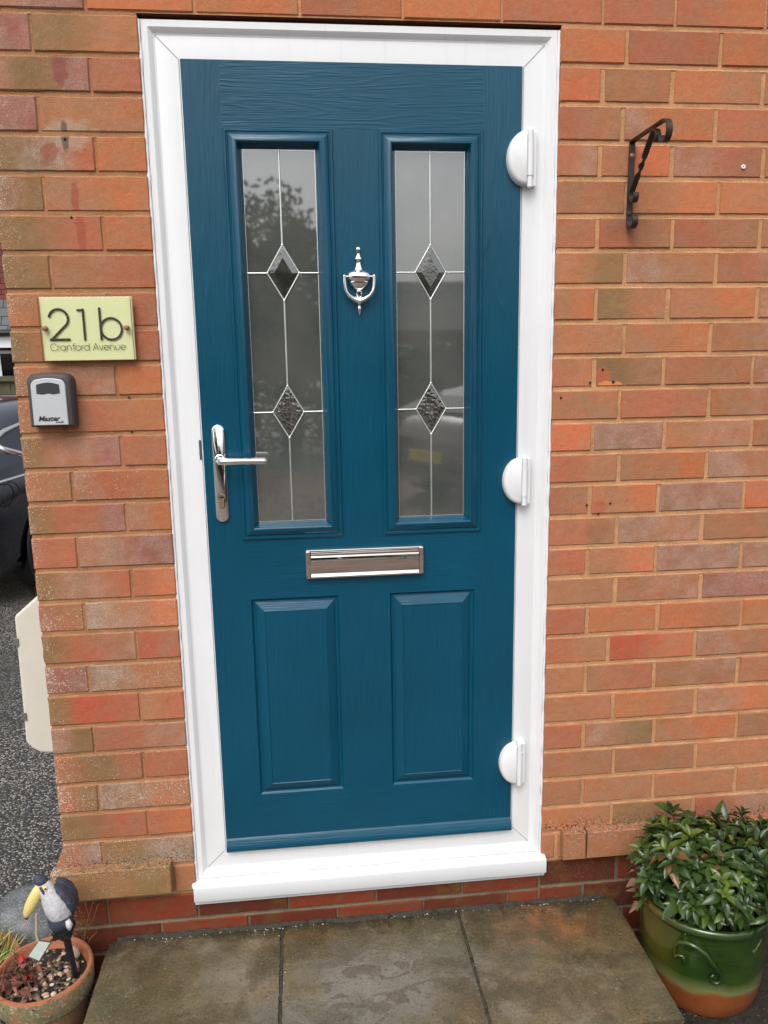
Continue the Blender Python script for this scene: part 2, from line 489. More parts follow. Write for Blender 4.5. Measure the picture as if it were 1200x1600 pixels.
# ---------------------------------------------------------------- ground
g = MB(); g.quad((-60, -60, GZ), (60, -60, GZ), (60, 90, GZ), (-60, 90, GZ))
struct(g.build('ground', M_asph, recalc=False))
def mk_blocks():
    t = NT('block_paving')
    v = t.obj()
    bt = t.n('TexBrick', {'Vector': v, 'Color1': (.17, .085, .055), 'Color2': (.10, .060, .045), 'Mortar': (.03, .025, .02), 'Scale': 1.0, 'Mortar Size': .004, 'Brick Width': .2, 'Row Height': .1})
    t.P(Base_Color=t.mix(bt.outputs['Color'], (.05, .045, .035), t.map(t.noise(v, 5, 5), .45, .7, 0, .6)), Roughness=t.map(t.noise(v, 9, 4), .4, .6, .3, .7), Normal=t.bump(bt.outputs['Fac'], -.5, .004))
    return t.m
g = MB(); g.quad((-.6, -9, GZ + .006), (3.2, -9, GZ + .006), (3.2, -.80, GZ + .006), (-.6, -.80, GZ + .006))
struct(g.build('path', mk_blocks(), recalc=False))
def mk_soil():
    t = NT('wet_soil')
    v = t.obj()
    c = t.mix((.010, .008, .006), (.045, .035, .024), t.map(t.noise(v, 60, 6, .7), .35, .65))
    c = t.mix(c, (.35, .33, .28), t.math('MULTIPLY', t.map(t.voro(v, 120), .12, .2, 1, 0), t.map(t.noise(v, 17, 2), .54, .62)))
    t.P(Base_Color=c, Roughness=t.map(t.noise(v, 20, 4), .4, .6, .3, .8), Normal=t.bump(t.noise(v, 90, 6, .8), 1.0, .008))
    return t.m
M_soil = mk_soil()
g = MB()
nx, ny = 40, 20
idx = [[g.vert((1.03 + 1.6 * i / nx, -.75 + .75 * j / ny, GZ + .004 + .010 * abs(noise.noise(Vector((i * .5, j * .5, 3)))))) for i in range(nx + 1)] for j in range(ny + 1)]
for j in range(ny):
    for i in range(nx): g.face((idx[j][i], idx[j][i+1], idx[j+1][i+1], idx[j+1][i]))
struct(g.build('soil_ground', M_soil, smooth=60))

# ---------------------------------------------------------------- brick wall
KIND = {  # fired colours (linear albedo), bloom; d and D darkened for wet and shade
    'o': ((.525, .165, .064), .05), 'O': ((.600, .170, .075), 0), 'r': ((.465, .143, .068), .10), 'R': ((.510, .112, .056), 0),
    'b': ((.450, .168, .073), .16), 'v': ((.310, .150, .056), .15), 'g': ((.435, .173, .088), .48), 'p': ((.370, .125, .085), .45),
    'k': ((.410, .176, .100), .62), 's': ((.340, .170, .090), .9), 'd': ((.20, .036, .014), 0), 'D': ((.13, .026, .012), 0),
}
CORNER = -0.308
def brick(mb, x0, x1, z0, z1, code, lo=False, y0=0.0, depth=.03, speck=0.0, frame_fn=None, endL=False):
    """one brick: front face with eased arrises and slightly wandering edges"""
    a, ba = KIND[code[0]]; b, bb = KIND[code[-1]]
    mid = KIND[code[1]] if len(code) == 3 else None
    seed = random.random()
    jv = random.uniform(.90, 1.10)
    nxg, nzg = (3, 1) if lo else (12, 4)
    yo = y0 + random.uniform(-.0012, .0012)
    tx, tz = random.uniform(-.006, .006), random.uniform(-.008, .008)
    xs = [x0, x0 + .0022] + [x0 + .0022 + (x1 - x0 - .0044) * i / nxg for i in range(1, nxg)] + [x1 - .0022, x1]
    zs = [z0, z0 + .0022] + [z0 + .0022 + (z1 - z0 - .0044) * i / nzg for i in range(1, nzg)] + [z1 - .0022, z1]
    rows = []
    W = .0011
    cx, cz = (x0 + x1) / 2, (z0 + z1) / 2
    def colr(x):
        f = min(1, max(0, (x - x0) / (x1 - x0)))
        if mid:
            if f < .5: q = f * 2; A, Ba, B, Bb = a, ba, mid[0], mid[1]
            else: q = f * 2 - 1; A, Ba, B, Bb = mid[0], mid[1], b, bb
        else: q, A, Ba, B, Bb = f, a, ba, b, bb
        q = min(1, max(0, (q - .3) / .4)) if code[0] != code[-1] or mid else q
        c = tuple((A[i] * (1 - q) + B[i] * q) * jv for i in range(3))
        sp = speck
        if sp >= 0 and x < .0: sp = speck + 1.7 * max(0, 1 - (x - CORNER) / .055) ** 1.5 + .05
        return c, (Ba * (1 - q) + Bb * q, sp, seed)
    def pt(x, y, z):
        return (x, y, z) if frame_fn is None else frame_fn(x, y, z)
    for j, z in enumerate(zs):
        row = []
        for i, x in enumerate(xs):
            edge = i in (0, len(xs) - 1) or j in (0, len(zs) - 1)
            wx = W * noise.noise(Vector((x * 60, z * 60, seed * 9))) if not lo else 0
            wz = W * 1.2 * noise.noise(Vector((x * 45 + 9, z * 45, seed * 7))) if not lo else 0
            y = yo + tx * (x - cx) + tz * (z - cz) + (.0024 if edge else 0) + (.0006 * noise.noise(Vector((x * 40, z * 40, 5 + seed))) if not lo else 0)
            if edge and not lo: y += max(0, .009 * (noise.noise(Vector((x * 70, z * 70, seed))) - .18))
            c1, c2 = colr(x)
            row.append(mb.vert(pt(x + (wx if edge else 0), y, z + (wz if edge else 0)), c1, c2))
        rows.append(row)
    for j in range(len(zs) - 1):
        for i in range(len(xs) - 1):
            mb.face((rows[j][i], rows[j][i+1], rows[j+1][i+1], rows[j+1][i]), 0)
    # sides back into the wall
    per = [rows[0][i] for i in range(len(xs))] + [rows[j][-1] for j in range(1, len(zs))] + [rows[-1][i] for i in range(len(xs) - 2, -1, -1)] + [rows[j][0] for j in range(len(zs) - 2, 0, -1)]
    back = []
    for k in per:
        p = mb.v[k]
        if frame_fn is None: q = (p[0], y0 + depth, p[2])
        else: q = frame_fn(None, depth, p)
        back.append(mb.vert(q, mb.c1[k], mb.c2[k]))
    n = len(per)
    for k in range(n): mb.face((per[k], back[k], back[(k+1) % n], per[(k+1) % n]), 0)

ZL = [0.004, -.0736, -.1466, -.2215, -.2971, -.3741, -.4518, -.5283, -.6055, -.6786, -.7502, -.8286, -.9041, -.9779, -1.0507, -1.1292, -1.2029, -1.2762, -1.3523, -1.4247, -1.5031, -1.5729, -1.6487, -1.7239, -1.7976, -1.8777, -1.9563, -2.030, -2.104, -2.178, -2.252]
ZR = [0.004, -.0722, -.1482, -.2252, -.2989, -.3766, -.4491, -.5248, -.6033, -.6787, -.7526, -.8275, -.9001, -.9740, -1.0511, -1.1254, -1.1988, -1.2719, -1.3472, -1.4215, -1.4985, -1.5742, -1.6474, -1.7245, -1.8003, -1.8720, -1.9496, -2.026, -2.104, -2.178, -2.252]
J = .0095    # joint thickness
# right of the door: perpends and colours, course by course, read left to right
RX = {0: ([1.012, 1.222], 'o r ob'), 1: ([.961, 1.117, 1.325], 'O b ob b'), 2: ([1.009, 1.22], 'rb goo r'), 3: ([.961, 1.124, 1.337], 'rg bO gr b'),
 4: ([1.024, 1.236], 'b bo ob'), 5: ([.961, 1.133, 1.342], 'r rb rb b'), 6: ([1.026, 1.242], 'bv gb rg'), 7: ([.962, 1.132, 1.347], 'bo vb bo g'),
 8: ([1.032, 1.238], 'b bo bg'), 9: ([.964, 1.13, 1.347], 'rb vb b g'), 10: ([1.027, 1.244], 'b r bg'), 11: ([.965, 1.14, 1.355], 'O k bg b'),
 12: ([1.031, 1.248], 'rb bo kb'), 13: ([.963, 1.132, 1.348], 'rb bo k O'), 14: ([1.032, 1.246], 'rb kg b'), 15: ([.963, 1.134, 1.351], 'r bO k kg'),
 16: ([1.035, 1.252], 'b bg pp'), 17: ([.966, 1.146, 1.362], 'r oo ob o'), 18: ([1.023, 1.246], 'rb RO gb'), 19: ([.968, 1.144, 1.364], 'b br bg b'),
 20: ([1.041, 1.258], 'b ob go'), 21: ([.967, 1.152, 1.372], 'r gv bo b'), 22: ([1.049, 1.266], 'b bb b'), 23: ([.970, 1.158, 1.378], 'b b b b'),
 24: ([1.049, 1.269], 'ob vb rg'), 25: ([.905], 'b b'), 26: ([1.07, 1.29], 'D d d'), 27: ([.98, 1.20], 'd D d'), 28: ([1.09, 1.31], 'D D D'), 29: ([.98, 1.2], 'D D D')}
LX = {0: ([-.209], 'p vb'), 1: ([-.102], 'gvp r'), 2: ([-.210], 'p b'), 3: ([-.104], 'vsr o'), 4: ([-.212], 'sv bo'), 5: ([-.101], 'vr o'), 6: ([-.213], 'v br'),
 7: ([-.102], 'b r'), 8: ([-.213], 'vb br'), 9: ([-.098], 'bg o'), 10: ([-.212], 'b ro'), 11: ([-.099], 'vgp r'), 12: ([-.209], 'b gro'), 13: ([-.1], 'vrp go'),
 14: ([-.211], 'rr gp'), 15: ([-.1], 'vgr rO'), 16: ([-.209], 'rb sgO'), 17: ([-.099], 'vrg Rr'), 18: ([-.212], 'p sb'), 19: ([-.102], 'vRr br'), 20: ([-.213], 'gv rg'),
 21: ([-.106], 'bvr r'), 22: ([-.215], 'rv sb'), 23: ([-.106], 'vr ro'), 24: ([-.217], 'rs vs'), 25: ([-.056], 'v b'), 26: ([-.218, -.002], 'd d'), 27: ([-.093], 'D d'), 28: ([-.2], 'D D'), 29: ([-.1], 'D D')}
wall = thing('brick_wall', (.28, 0, GZ), 'orange brick house wall around the blue front door', 'wall')
W = MB()
DX0, DX1 = -.002, .8645     # door opening
RND = 'o r b b r o g b rb bo br'.split()
XMAX = 3.0
def course(xl, xr, zt, zb, perps, codes, speck=0.0, lo_from=1.6):
    xs = [xl] + [p for p in perps if xl < p < xr]
    last = xs[-1]
    if xr > 2:
        step = .2145
        while last + step < xr: last += step; xs.append(last)
    xs.append(xr)
    codes = codes.split()
    for i in range(len(xs) - 1):
        jw = J * random.uniform(.8, 1.15) if xl > 0 else J * .55
        a = xs[i] + (jw / 2 if i > 0 else 0); b = xs[i+1] - (jw / 2 if i < len(xs) - 2 else 0)
        c = codes[i] if i < len(codes) else random.choice(RND)
        brick(W, a, b, zb + J * .55, zt - J * .45, c, lo=a > lo_from, speck=speck)
for k in range(30):
    if k < 26: rp = RX[k]
    else: rp = RX[k]
    xl = DX1 + .002
    course(xl, XMAX, ZR[k], ZR[k+1], rp[0], rp[1], speck=0.02 if k < 23 else .15)
    if k < 26:
        course(CORNER, DX0 - .001, ZL[k], ZL[k+1], LX[k][0], LX[k][1], speck={22: .9, 24: 1.0, 16: .55, 18: .7, 12: .3, 21: .3}.get(k, .05))
    else:
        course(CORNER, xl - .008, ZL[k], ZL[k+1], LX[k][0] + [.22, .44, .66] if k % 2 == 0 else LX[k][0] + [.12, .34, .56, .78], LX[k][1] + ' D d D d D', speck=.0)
# above the door
top = [.004]
for i in range(1, 16): top.append(.004 + .0765 * i)
UP = {0: ([-.102, .110, .320, .531, .739, .957, 1.116, 1.32], 'gp o o ro o r r ro p r')}
for i in range(15):
    if i in UP: pp, cc = UP[i]
    else:
        off = 0 if i % 2 else .11
        pp = [CORNER + .1 + off + .2145 * k for k in range(8)]; cc = ' '.join(random.choice(RND) for _ in range(9))
    course(CORNER, XMAX, top[i+1], top[i], pp, cc, lo_from=1.6 if i < 2 else -9)
# projecting plinth course
def plinth(x0, x1, zt, zb, perps, codes):
    xs = [x0] + perps + [x1]
    for i in range(len(xs) - 1):
        a = xs[i] + (.0022 if i else 0); b = xs[i+1] - (.0022 if i < len(xs) - 2 else 0)
        brick(W, a, b, zb, zt, codes.split()[i] if i < len(codes.split()) else 'b', y0=-.028, depth=.03, speck=.25, lo=a > 1.6)
plinth(-.334, -.057, -1.862, -1.936, [], 'v')
plinth(.915, XMAX, -1.862, -1.936, [.976, 1.19, 1.405, 1.62, 1.834, 2.05, 2.264, 2.48, 2.69], 'b b rb r b')
# side return of the wall (runs away from the camera) and the plinth on it
def side(u, d, p=None):
    pass
def side_fn(x, y, z):
    if x is None: return (CORNER + y, z[1], z[2])
    return (CORNER + y, x, z)
SD = 2.3
for k in range(-8, 30):
    zt = ZL[k] if k >= 0 else .004 - .0765 * k
    zb = ZL[k+1] if k + 1 >= 0 else .004 - .0765 * (k + 1)
    x = .0325; first = .17 if k % 2 else .06
    xs = [x, first]
    while xs[-1] < SD: xs.append(xs[-1] + .2145)
    for i in range(len(xs) - 1):
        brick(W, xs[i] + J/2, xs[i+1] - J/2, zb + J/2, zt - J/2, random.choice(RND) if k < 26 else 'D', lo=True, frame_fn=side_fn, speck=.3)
xs = [-.0]
def side_pl(x, y, z):
    if x is None: return (CORNER + .02, z[1], z[2])
    return (CORNER - .026 + y, x, z)
for i in range(10): brick(W, .004 + .23 * i, .004 + .23 * i + .22, -1.936, -1.862, 'b', lo=True, frame_fn=side_pl)
# mortar: weather-struck bed joints (recessed at the top, flush at the bottom) and backing
def bed(xa, xb, z, mi, side_=False):
    n = max(2, int((xb - xa) / .03))
    t_, b_ = z + J * .75, z - J * .65
    A, B, C = [], [], []
    for i in range(n + 1):
        x = xa + (xb - xa) * i / n
        j1 = .0014 * noise.noise(Vector((x * 25, z * 50, 1)))
        A.append(W.vert((x, .0095 + j1, t_))); B.append(W.vert((x, .0022 + j1 * 1.2, b_ + .001))); C.append(W.vert((x, .006, b_ - .002)))
    for i in range(n):
        W.face((B[i], B[i+1], A[i+1], A[i]), mi); W.face((C[i], C[i+1], B[i+1], B[i]), mi)
for k in range(1, 30):
    bed(DX1 + .003, XMAX - .002, ZR[k], 1 if k < 26 else 3)
    bed(CORNER + .002, DX0 - .002 if k < 27 else DX1 - .004, ZL[k], 2 if k < 26 else 3)
for i in range(0, 15): bed(CORNER + .002 if i else CORNER + .002, XMAX - .002, top[i], 1) if i else (bed(CORNER + .002, DX0 - .002, top[0], 2), bed(DX1 + .003, XMAX - .002, top[0], 1))
def back(xa, xb, za, zb, mi, y=.0035):
    W.quad((xa, y, za), (xb, y, za), (xb, y, zb), (xa, y, zb), mi)
back(DX1 + .004, XMAX - .003, ZR[26] - .002, 1.14, 1)
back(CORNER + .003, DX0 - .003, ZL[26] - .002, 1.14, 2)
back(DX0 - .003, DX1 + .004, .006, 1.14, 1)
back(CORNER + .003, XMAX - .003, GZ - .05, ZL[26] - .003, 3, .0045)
W.quad((CORNER + .0045, .006, GZ), (CORNER + .0045, SD, GZ), (CORNER + .0045, SD, 1.14), (CORNER + .0045, .006, 1.14), 2)
# reveals + soffit of the opening
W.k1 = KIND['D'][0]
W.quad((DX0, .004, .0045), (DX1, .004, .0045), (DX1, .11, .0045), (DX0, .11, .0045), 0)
W.quad((DX0 - .002, .03, 0), (DX0 - .002, .11, 0), (DX0 - .002, .11, -2.0), (DX0 - .002, .03, -2.0), 3)
W.quad((DX1 + .003, .03, 0), (DX1 + .003, .11, 0), (DX1 + .003, .11, -2.0), (DX1 + .003, .03, -2.0), 3)
W.quad((XMAX, .003, GZ), (XMAX, SD, GZ), (XMAX, SD, 1.14), (XMAX, .003, 1.14), 2)
W.quad((CORNER, SD, GZ), (XMAX, SD, GZ), (XMAX, SD, 1.14), (CORNER, SD, 1.14), 2)
W.build('brickwork', [M_brick, M_mort_r, M_mort_l, M_mort_g], wall, recalc=False, merge=False)
# drilled holes and plugs left in the bricks
for x, z, r in [(-.161, -.232, .0035), (-.162, -.382, .003), (-.074, -.751, .0028), (-.074, -.825, .003), (.983, -.710, .003), (.954, -.739, .003), (1.009, -.738, .0035),
                (.886, -.772, .003), (.956, -1.024, .003), (.985, -1.046, .003), (1.013, -1.022, .003)]:
    h = MB(); h.lathe([(0.0002, .0), (r, .0), (r * 1.25, -.0006)], (0, 0, 0), 14)
    h.v = [(a * .75 + x, -.0012 - c * .5, b * .75 + z) for a, b, c in h.v]
    h.build('drill_hole', M_dark, wall)
h = MB(); h.lathe([(.0012, .001), (.0022, .0025), (.0045, .0022), (.0052, 0)], (0, 0, 0), 16); h.v = [(a + 1.289, -.0014 - c, b - .272) for a, b, c in h.v]
h.build('wall_plug', M_white, wall, smooth=40)
# flat roof over the lower storey, eaves board
rf = MB(); rf.box(CORNER - .15, XMAX, -.18, SD + .1, 1.14, 1.30); rf.build('roof', simple('roof_felt', (.05, .05, .05), .9), wall)

# ---------------------------------------------------------------- front door
door = thing('front_door', (.43, 0.03, -1.99), 'teal blue panelled front door with two leaded glass panes in a white frame', 'door')
F = MB()
fr = [(0, .10), (0, .0095), (.0015, .0078), (.0135, .0078), (.0165, .010), (.0225, .0165), (.0265, .0178), (.030, .0170), (.0695, .0170), (.0705, .0185), (.0705, .06)]
x0, x1, z1, z0 = .0005, .8625, -.0022, -1.928
# left, right and top members share one mitred sweep; the threshold is shallower
rings = []
for d, y in fr:
    db = d * .98
    rings.append([F.vert((x0+d, y, z0+db)), F.vert((x1-d, y, z0+db)), F.vert((x1-d, y, z1-d)), F.vert((x0+d, y, z1-d))])
for a, b in zip(rings, rings[1:]):
    for k in range(4):
        F.face((a[k], a[(k+1) % 4], b[(k+1) % 4], b[k]))
F.build('door_frame', M_white, door, smooth=25)
# mitre lines
M_mj = simple('joint_shadow', (.25, .25, .24), .8)
for (xa, za, sx, sz) in ((x0, z1, 1, -1), (x1, z1, -1, -1), (x0, z0, 1, 1), (x1, z0, -1, 1)):
    a = Vector((xa + sx * .0265, .0166, za + sz * .0265)); b = Vector((xa + sx * .0700, .0166, za + sz * .0700))
    mt = MB(); mt.tube([a, b], .0006, 6); mt.build('mitre_joint', M_mj, door)
# sill
S = MB()
prof = [(.09, -1.926), (.018, -1.926), (.012, -1.928), (-.0150, -1.9335), (-.0180, -1.9350), (-.0190, -1.9385), (-.0190, -1.9700), (-.0178, -1.9728), (-.0120, -1.9728), (-.0110, -1.967), (-.003, -1.965), (-.003, -1.99), (.03, -1.99), (.09, -1.99)]
A = [S.vert((-.0075, y, z)) for y, z in prof]; B = [S.vert((.8745, y, z)) for y, z in prof]
S.face(A); S.face(B[::-1])
for k in range(len(prof)): S.face((A[k], B[k], B[(k+1) % len(prof)], A[(k+1) % len(prof)]))
S.build('door_sill', mk_white('white_sill', (.72, .735, .75), .35), door, smooth=35, bevel=.0006)
# sealant beads along the brickwork
for side_x, zz in ((DX0 + .0005, -1.93), (DX1 - .0005, -1.93)):
    q = MB(); path = []; rr = []
    n = 150
    for i in range(n + 1):
        z = -.004 + (zz + .004) * i / n
        path.append((side_x + .0012 * noise.noise(Vector((z * 22, side_x, 0))), .0065 + .001 * noise.noise(Vector((z * 30, 3, 1))), z))
        rr.append(.0030 + .0018 * noise.noise(Vector((z * 35, side_x * 9, 5))))
    q.tube(path, rr, 8); q.build('sealant_bead', M_seal, door, smooth=60)
# blobs at the sill end
q = MB(); q.ball((-.0085, -.003, -1.9385), .0050, sz=1.7); q.build('sealant_blob', M_seal, door, smooth=60)

LY = .0120      # front plane of the leaf
LX0, LX1, LZ1, LZ0 = .0745, .7875, -.0728, -1.8600
gk = MB(); gk.box(.0700, .7930, .0300, .07, -1.865, -.0690); gk.build('rebate_gasket', M_black, door)

lf = MB()
lf.cur = 2; lf.box(LX0 - .0021, LX0 - .0001, .0140, .06, LZ0, LZ1); lf.box(LX1 + .0001, LX1 + .0021, .0140, .06, LZ0, LZ1)
def patch(xa, xb, za, zb, mi):
    lf.quad((xa, LY, za), (xb, LY, za), (xb, LY, zb), (xa, LY, zb), mi)
patch(LX0, .152, LZ0, LZ1, 0); patch(.703, LX1, LZ0, LZ1, 0)
patch(.152, .703, -.203, LZ1, 1); patch(.380, .476, -1.078, -.203, 0); patch(.152, .703, -1.2205, -1.078, 1)
patch(.152, .163, -1.717, -1.2205, 0); patch(.690, .703, -1.717, -1.2205, 0); patch(.366, .487, -1.717, -1.2205, 0)
patch(.152, .703, LZ0, -1.717, 1)
for xa, xb in ((LX0, LX0), (LX1, LX1)): lf.quad((xa, LY, LZ0), (xa, .0145, LZ0), (xa, .0145, LZ1), (xa, LY, LZ1), 0)
lf.quad((LX0, LY, LZ1), (LX1, LY, LZ1), (LX1, .0145, LZ1), (LX0, .0145, LZ1), 1)
lf.build('door_leaf', [M_dv, M_dh, M_white], door, recalc=False)
LEAF = bpy.data.objects['door_leaf']
# raised and fielded lower panels
for xa, xb in ((.163, .366), (.487, .690)):
    pn = MB()
    rr = [(0, LY), (.0012, LY + .0030), (.0045, LY + .0065), (.0075, LY + .0072), (.0095, LY + .0066), (.0110, LY + .0052), (.0300, LY - .0032), (.0312, LY - .0018), (.0330, LY - .0018)]
    rings = []
    for d, y in rr: rings.append([pn.vert(p) for p in ((xa+d, y, -1.717+d), (xb-d, y, -1.717+d), (xb-d, y, -1.2205-d), (xa+d, y, -1.2205-d))])
    for a, b in zip(rings, rings[1:]):
        for k in range(4): pn.face((a[k], a[(k+1) % 4], b[(k+1) % 4], b[k]), 1 if k in (0, 2) else 0)
    pn.face(rings[-1], 0)
    pn.build('raised_panel', [M_dv, M_dh], door, smooth=18, recalc=False)
# weather bar along the foot of the leaf
wb = MB()
pr = [(LY + .001, -1.826), (LY - .0015, -1.8275), (LY - .004, -1.831), (LY - .0085, -1.842), (LY - .0115, -1.848), (LY - .0122, -1.853), (LY - .011, -1.857), (LY - .008, -1.8592), (LY + .001, -1.8596)]
A = [wb.vert((LX0 + .0005, y, z)) for y, z in pr]; B = [wb.vert((LX1 - .0005, y, z)) for y, z in pr]
wb.face(A); wb.face(B[::-1])
for k in range(len(pr) - 1): wb.face((A[k], B[k], B[k+1], A[k+1]))
wb.build('weather_bar', M_dh, door, smooth=50)

# two leaded lights
GY = .0245
for n_, (xa, xb) in enumerate(((.152, .380), (.476, .703))):
    za, zb = -1.078, -.203
    mo = MB()
    rr = [(0, LY + .001), (0, LY - .003), (.0015, LY - .0048), (.0055, LY - .0048), (.007, LY - .003), (.009, LY - .0028), (.0105, LY - .0052), (.0115, LY - .0060), (.0230, LY - .0118), (.0255, LY - .0125), (.0280, LY - .0112), (.0300, LY - .006), (.0375, GY + .001)]
    rings = []
    for d, y in rr: rings.append([mo.vert(p) for p in ((xa+d, y, za+d), (xb-d, y, za+d), (xb-d, y, zb-d), (xa+d, y, zb-d))])
    for a, b in zip(rings, rings[1:]):
        for k in range(4): mo.face((a[k], a[(k+1) % 4], b[(k+1) % 4], b[k]), 1 if k in (0, 2) else 0)
    MO = mo.build('glazing_moulding', [M_dv, M_dh], door, smooth=22, recalc=False)
    gx0, gx1, gz0, gz1 = xa + .0372, xb - .0372, za + .0372, zb - .0372
    gp = MB(); gp.quad((gx0, GY, gz0), (gx1, GY, gz0), (gx1, GY, gz1), (gx0, GY, gz1))
    gp.quad((gx0, GY + .024, gz0), (gx0, GY + .024, gz1), (gx1, GY + .024, gz1), (gx1, GY + .024, gz0))
    gp.build('glass_pane', M_glass, MO, recalc=False)
    cx = (gx0 + gx1) / 2
    hw, hh = .0347, .0580
    zc = (-.4915, -.7915)
    ld = MB()
    LW = .0021
    def strip(a, b, w_=LW):
        a = Vector((a[0], 0, a[1])); b = Vector((b[0], 0, b[1]))
        t_ = (b - a).normalized(); nrm_ = Vector((-t_.z, 0, t_.x))
        sec = [(-1.0, 0), (-.75, .0011), (-.25, .0017), (.25, .0017), (.75, .0011), (1.0, 0)]
        A = [ld.vert(a + nrm_ * (q * w_) + Vector((0, GY - .0002 - h, 0))) for q, h in sec]; B = [ld.vert(b + nrm_ * (q * w_) + Vector((0, GY - .0002 - h, 0))) for q, h in sec]
        for k in range(5): ld.face((A[k], B[k], B[k+1], A[k+1]))
    strip((cx, gz1), (cx, zc[0] + hh)); strip((cx, zc[0] - hh), (cx, zc[1] + hh)); strip((cx, zc[1] - hh), (cx, gz0))
    for c in zc:
        strip((gx0, c), (cx - hw, c), .0017); strip((cx + hw, c), (gx1, c), .0017)
        for s1 in (-1, 1):
            for s2 in (-1, 1): strip((cx + s1 * hw, c), (cx, c + s2 * hh), .0018)
        for px, pz in ((cx, c + hh), (cx, c - hh), (cx - hw, c), (cx + hw, c)): ld.ball((px, GY - .0008, pz), .0029, 10, 6, sy=.6)
    ld.build('lead_strips', M_lead, MO, smooth=50, recalc=False)
    # thin bright spacer lines at the edge of the unit
    sp = MB()
    sp.box(gx1 - .0016, gx1 - .0002, GY - .0006, GY, gz0, gz1); sp.box(gx0, gx1 - .0016, GY - .0008, GY, gz0 + .0002, gz0 + .0016)
    sp.box(gx0 + .0002, gx0 + .0009, GY - .0005, GY, gz0 + .0016, gz1); sp.box(gx0 + .001, gx1 - .0017, GY - .0005, GY, gz1 - .0026, gz1 - .0018)
    sp.build('edge_spacer', M_lead, MO)
    for ci, c in enumerate(zc):
        dm = MB()
        o4 = [(cx, c - hh + .002), (cx + hw - .0015, c), (cx, c + hh - .002), (cx - hw + .0015, c)]
        i4 = [(cx + (x - cx) * .58, c + (z - c) * .58) for x, z in o4]
        a = [dm.vert((x, GY - .0004, z)) for x, z in o4]; b = [dm.vert((x, GY - .0016, z)) for x, z in i4]
        for k in range(4): dm.face((a[k], a[(k+1) % 4], b[(k+1) % 4], b[k]))
        dm.face(b)
        dm.build('bevelled_diamond', M_cg if ci == 1 else M_bg, MO, recalc=False)

# lever handle
H = MB()
def stadium(cx_, z0_, z1_, r, n=12):
    return [(cx_ + r * math.cos(PI + PI * k / n), z0_ + r + r * math.sin(PI + PI * k / n)) for k in range(n + 1)] + [(cx_ + r * math.cos(PI * k / n), z1_ - r + r * math.sin(PI * k / n)) for k in range(n + 1)]
hx = .1095
def loft_prism(mb, outs, ys):
    rings = [[mb.vert((x, y, z)) for x, z in o] for o, y in zip(outs, ys)]
    n = len(rings[0])
    for a, b in zip(rings, rings[1:]):
        for k in range(n): mb.face((a[k], a[(k+1) % n], b[(k+1) % n], b[k]))
    mb.face(rings[-1])
loft_prism(H, [stadium(hx, -1.0335, -.8145, .0143), stadium(hx, -1.0335, -.8145, .0143), stadium(hx, -1.0328, -.8152, .0136), stadium(hx, -1.0315, -.8165, .0123)], [LY + .001, LY - .0045, LY - .0062, LY - .0068])
HP = H.build('handle_backplate', M_chrome, door, smooth=40)
lv = MB()
y0 = LY - .0066
lv.lathe([(.0118, 0), (.0118, .003), (.0095, .0042), (.0095, .004)], (0, 0, 0), 24)
lv.v = [(a + hx + .001, y0 - c, b - .892) for a, b, c in lv.v]
path = [(hx + .001, y0, -.892), (hx + .001, y0 - .018, -.892), (hx + .0025, y0 - .027, -.892), (hx + .007, y0 - .033, -.892), (hx + .014, y0 - .0355, -.892), (hx + .03, y0 - .036, -.8925), (hx + .10, y0 - .036, -.8935), (hx + .1045, y0 - .036, -.8936), (hx + .107, y0 - .036, -.8936)]
lv.tube(path, [.0078, .0072, .0074, .0078, .008, .0082, .0078, .0066, .002], 16)
lv.build('lever', M_chrome, HP, smooth=50)
kc = MB()
# euro cylinder: round barrel over a narrow slot
def euro(r, wd, ln, n=16):
    a0 = math.acos(wd / r)
    pts = [(r * math.cos(-a0 + (PI + 2 * a0) * k / n), r * math.sin(-a0 + (PI + 2 * a0) * k / n)) for k in range(n + 1)]
    m_ = 6
    pts += [(wd * math.cos(PI + PI * k / m_), -ln + wd + wd * math.sin(PI + PI * k / m_)) for k in range(m_ + 1)]
    return [(x + hx + .001, z - .976) for x, z in pts]
loft_prism(kc, [euro(.0098, .0062, .0265), euro(.0098, .0062, .0265)], [y0 + .001, y0 - .0006]); kc.build('cylinder_recess', M_black, HP)
kc = MB(); loft_prism(kc, [euro(.0086, .005, .025), euro(.0086, .005, .025), euro(.0082, .0046, .0245)], [y0 - .0005, y0 - .0032, y0 - .0036]); kc.build('lock_cylinder', M_brass, HP, smooth=40)
kc = MB(); kc.box(hx - .0045, hx + .0065, y0 - .0046, y0 - .0030, -.9772, -.9746); kc.ball((hx + .001, y0 - .0035, -.976), .0032, sy=.4); kc.build('keyway', M_black, HP)
# lock strike seen in the gap beside the leaf
sk = MB(); sk.box(.0655, .0705, .0150, .03, -.892, -.848); sk.build('strike_plate', simple('steel_strike', (.16, .17, .18), .4, metal=.8), door, bevel=.0008)

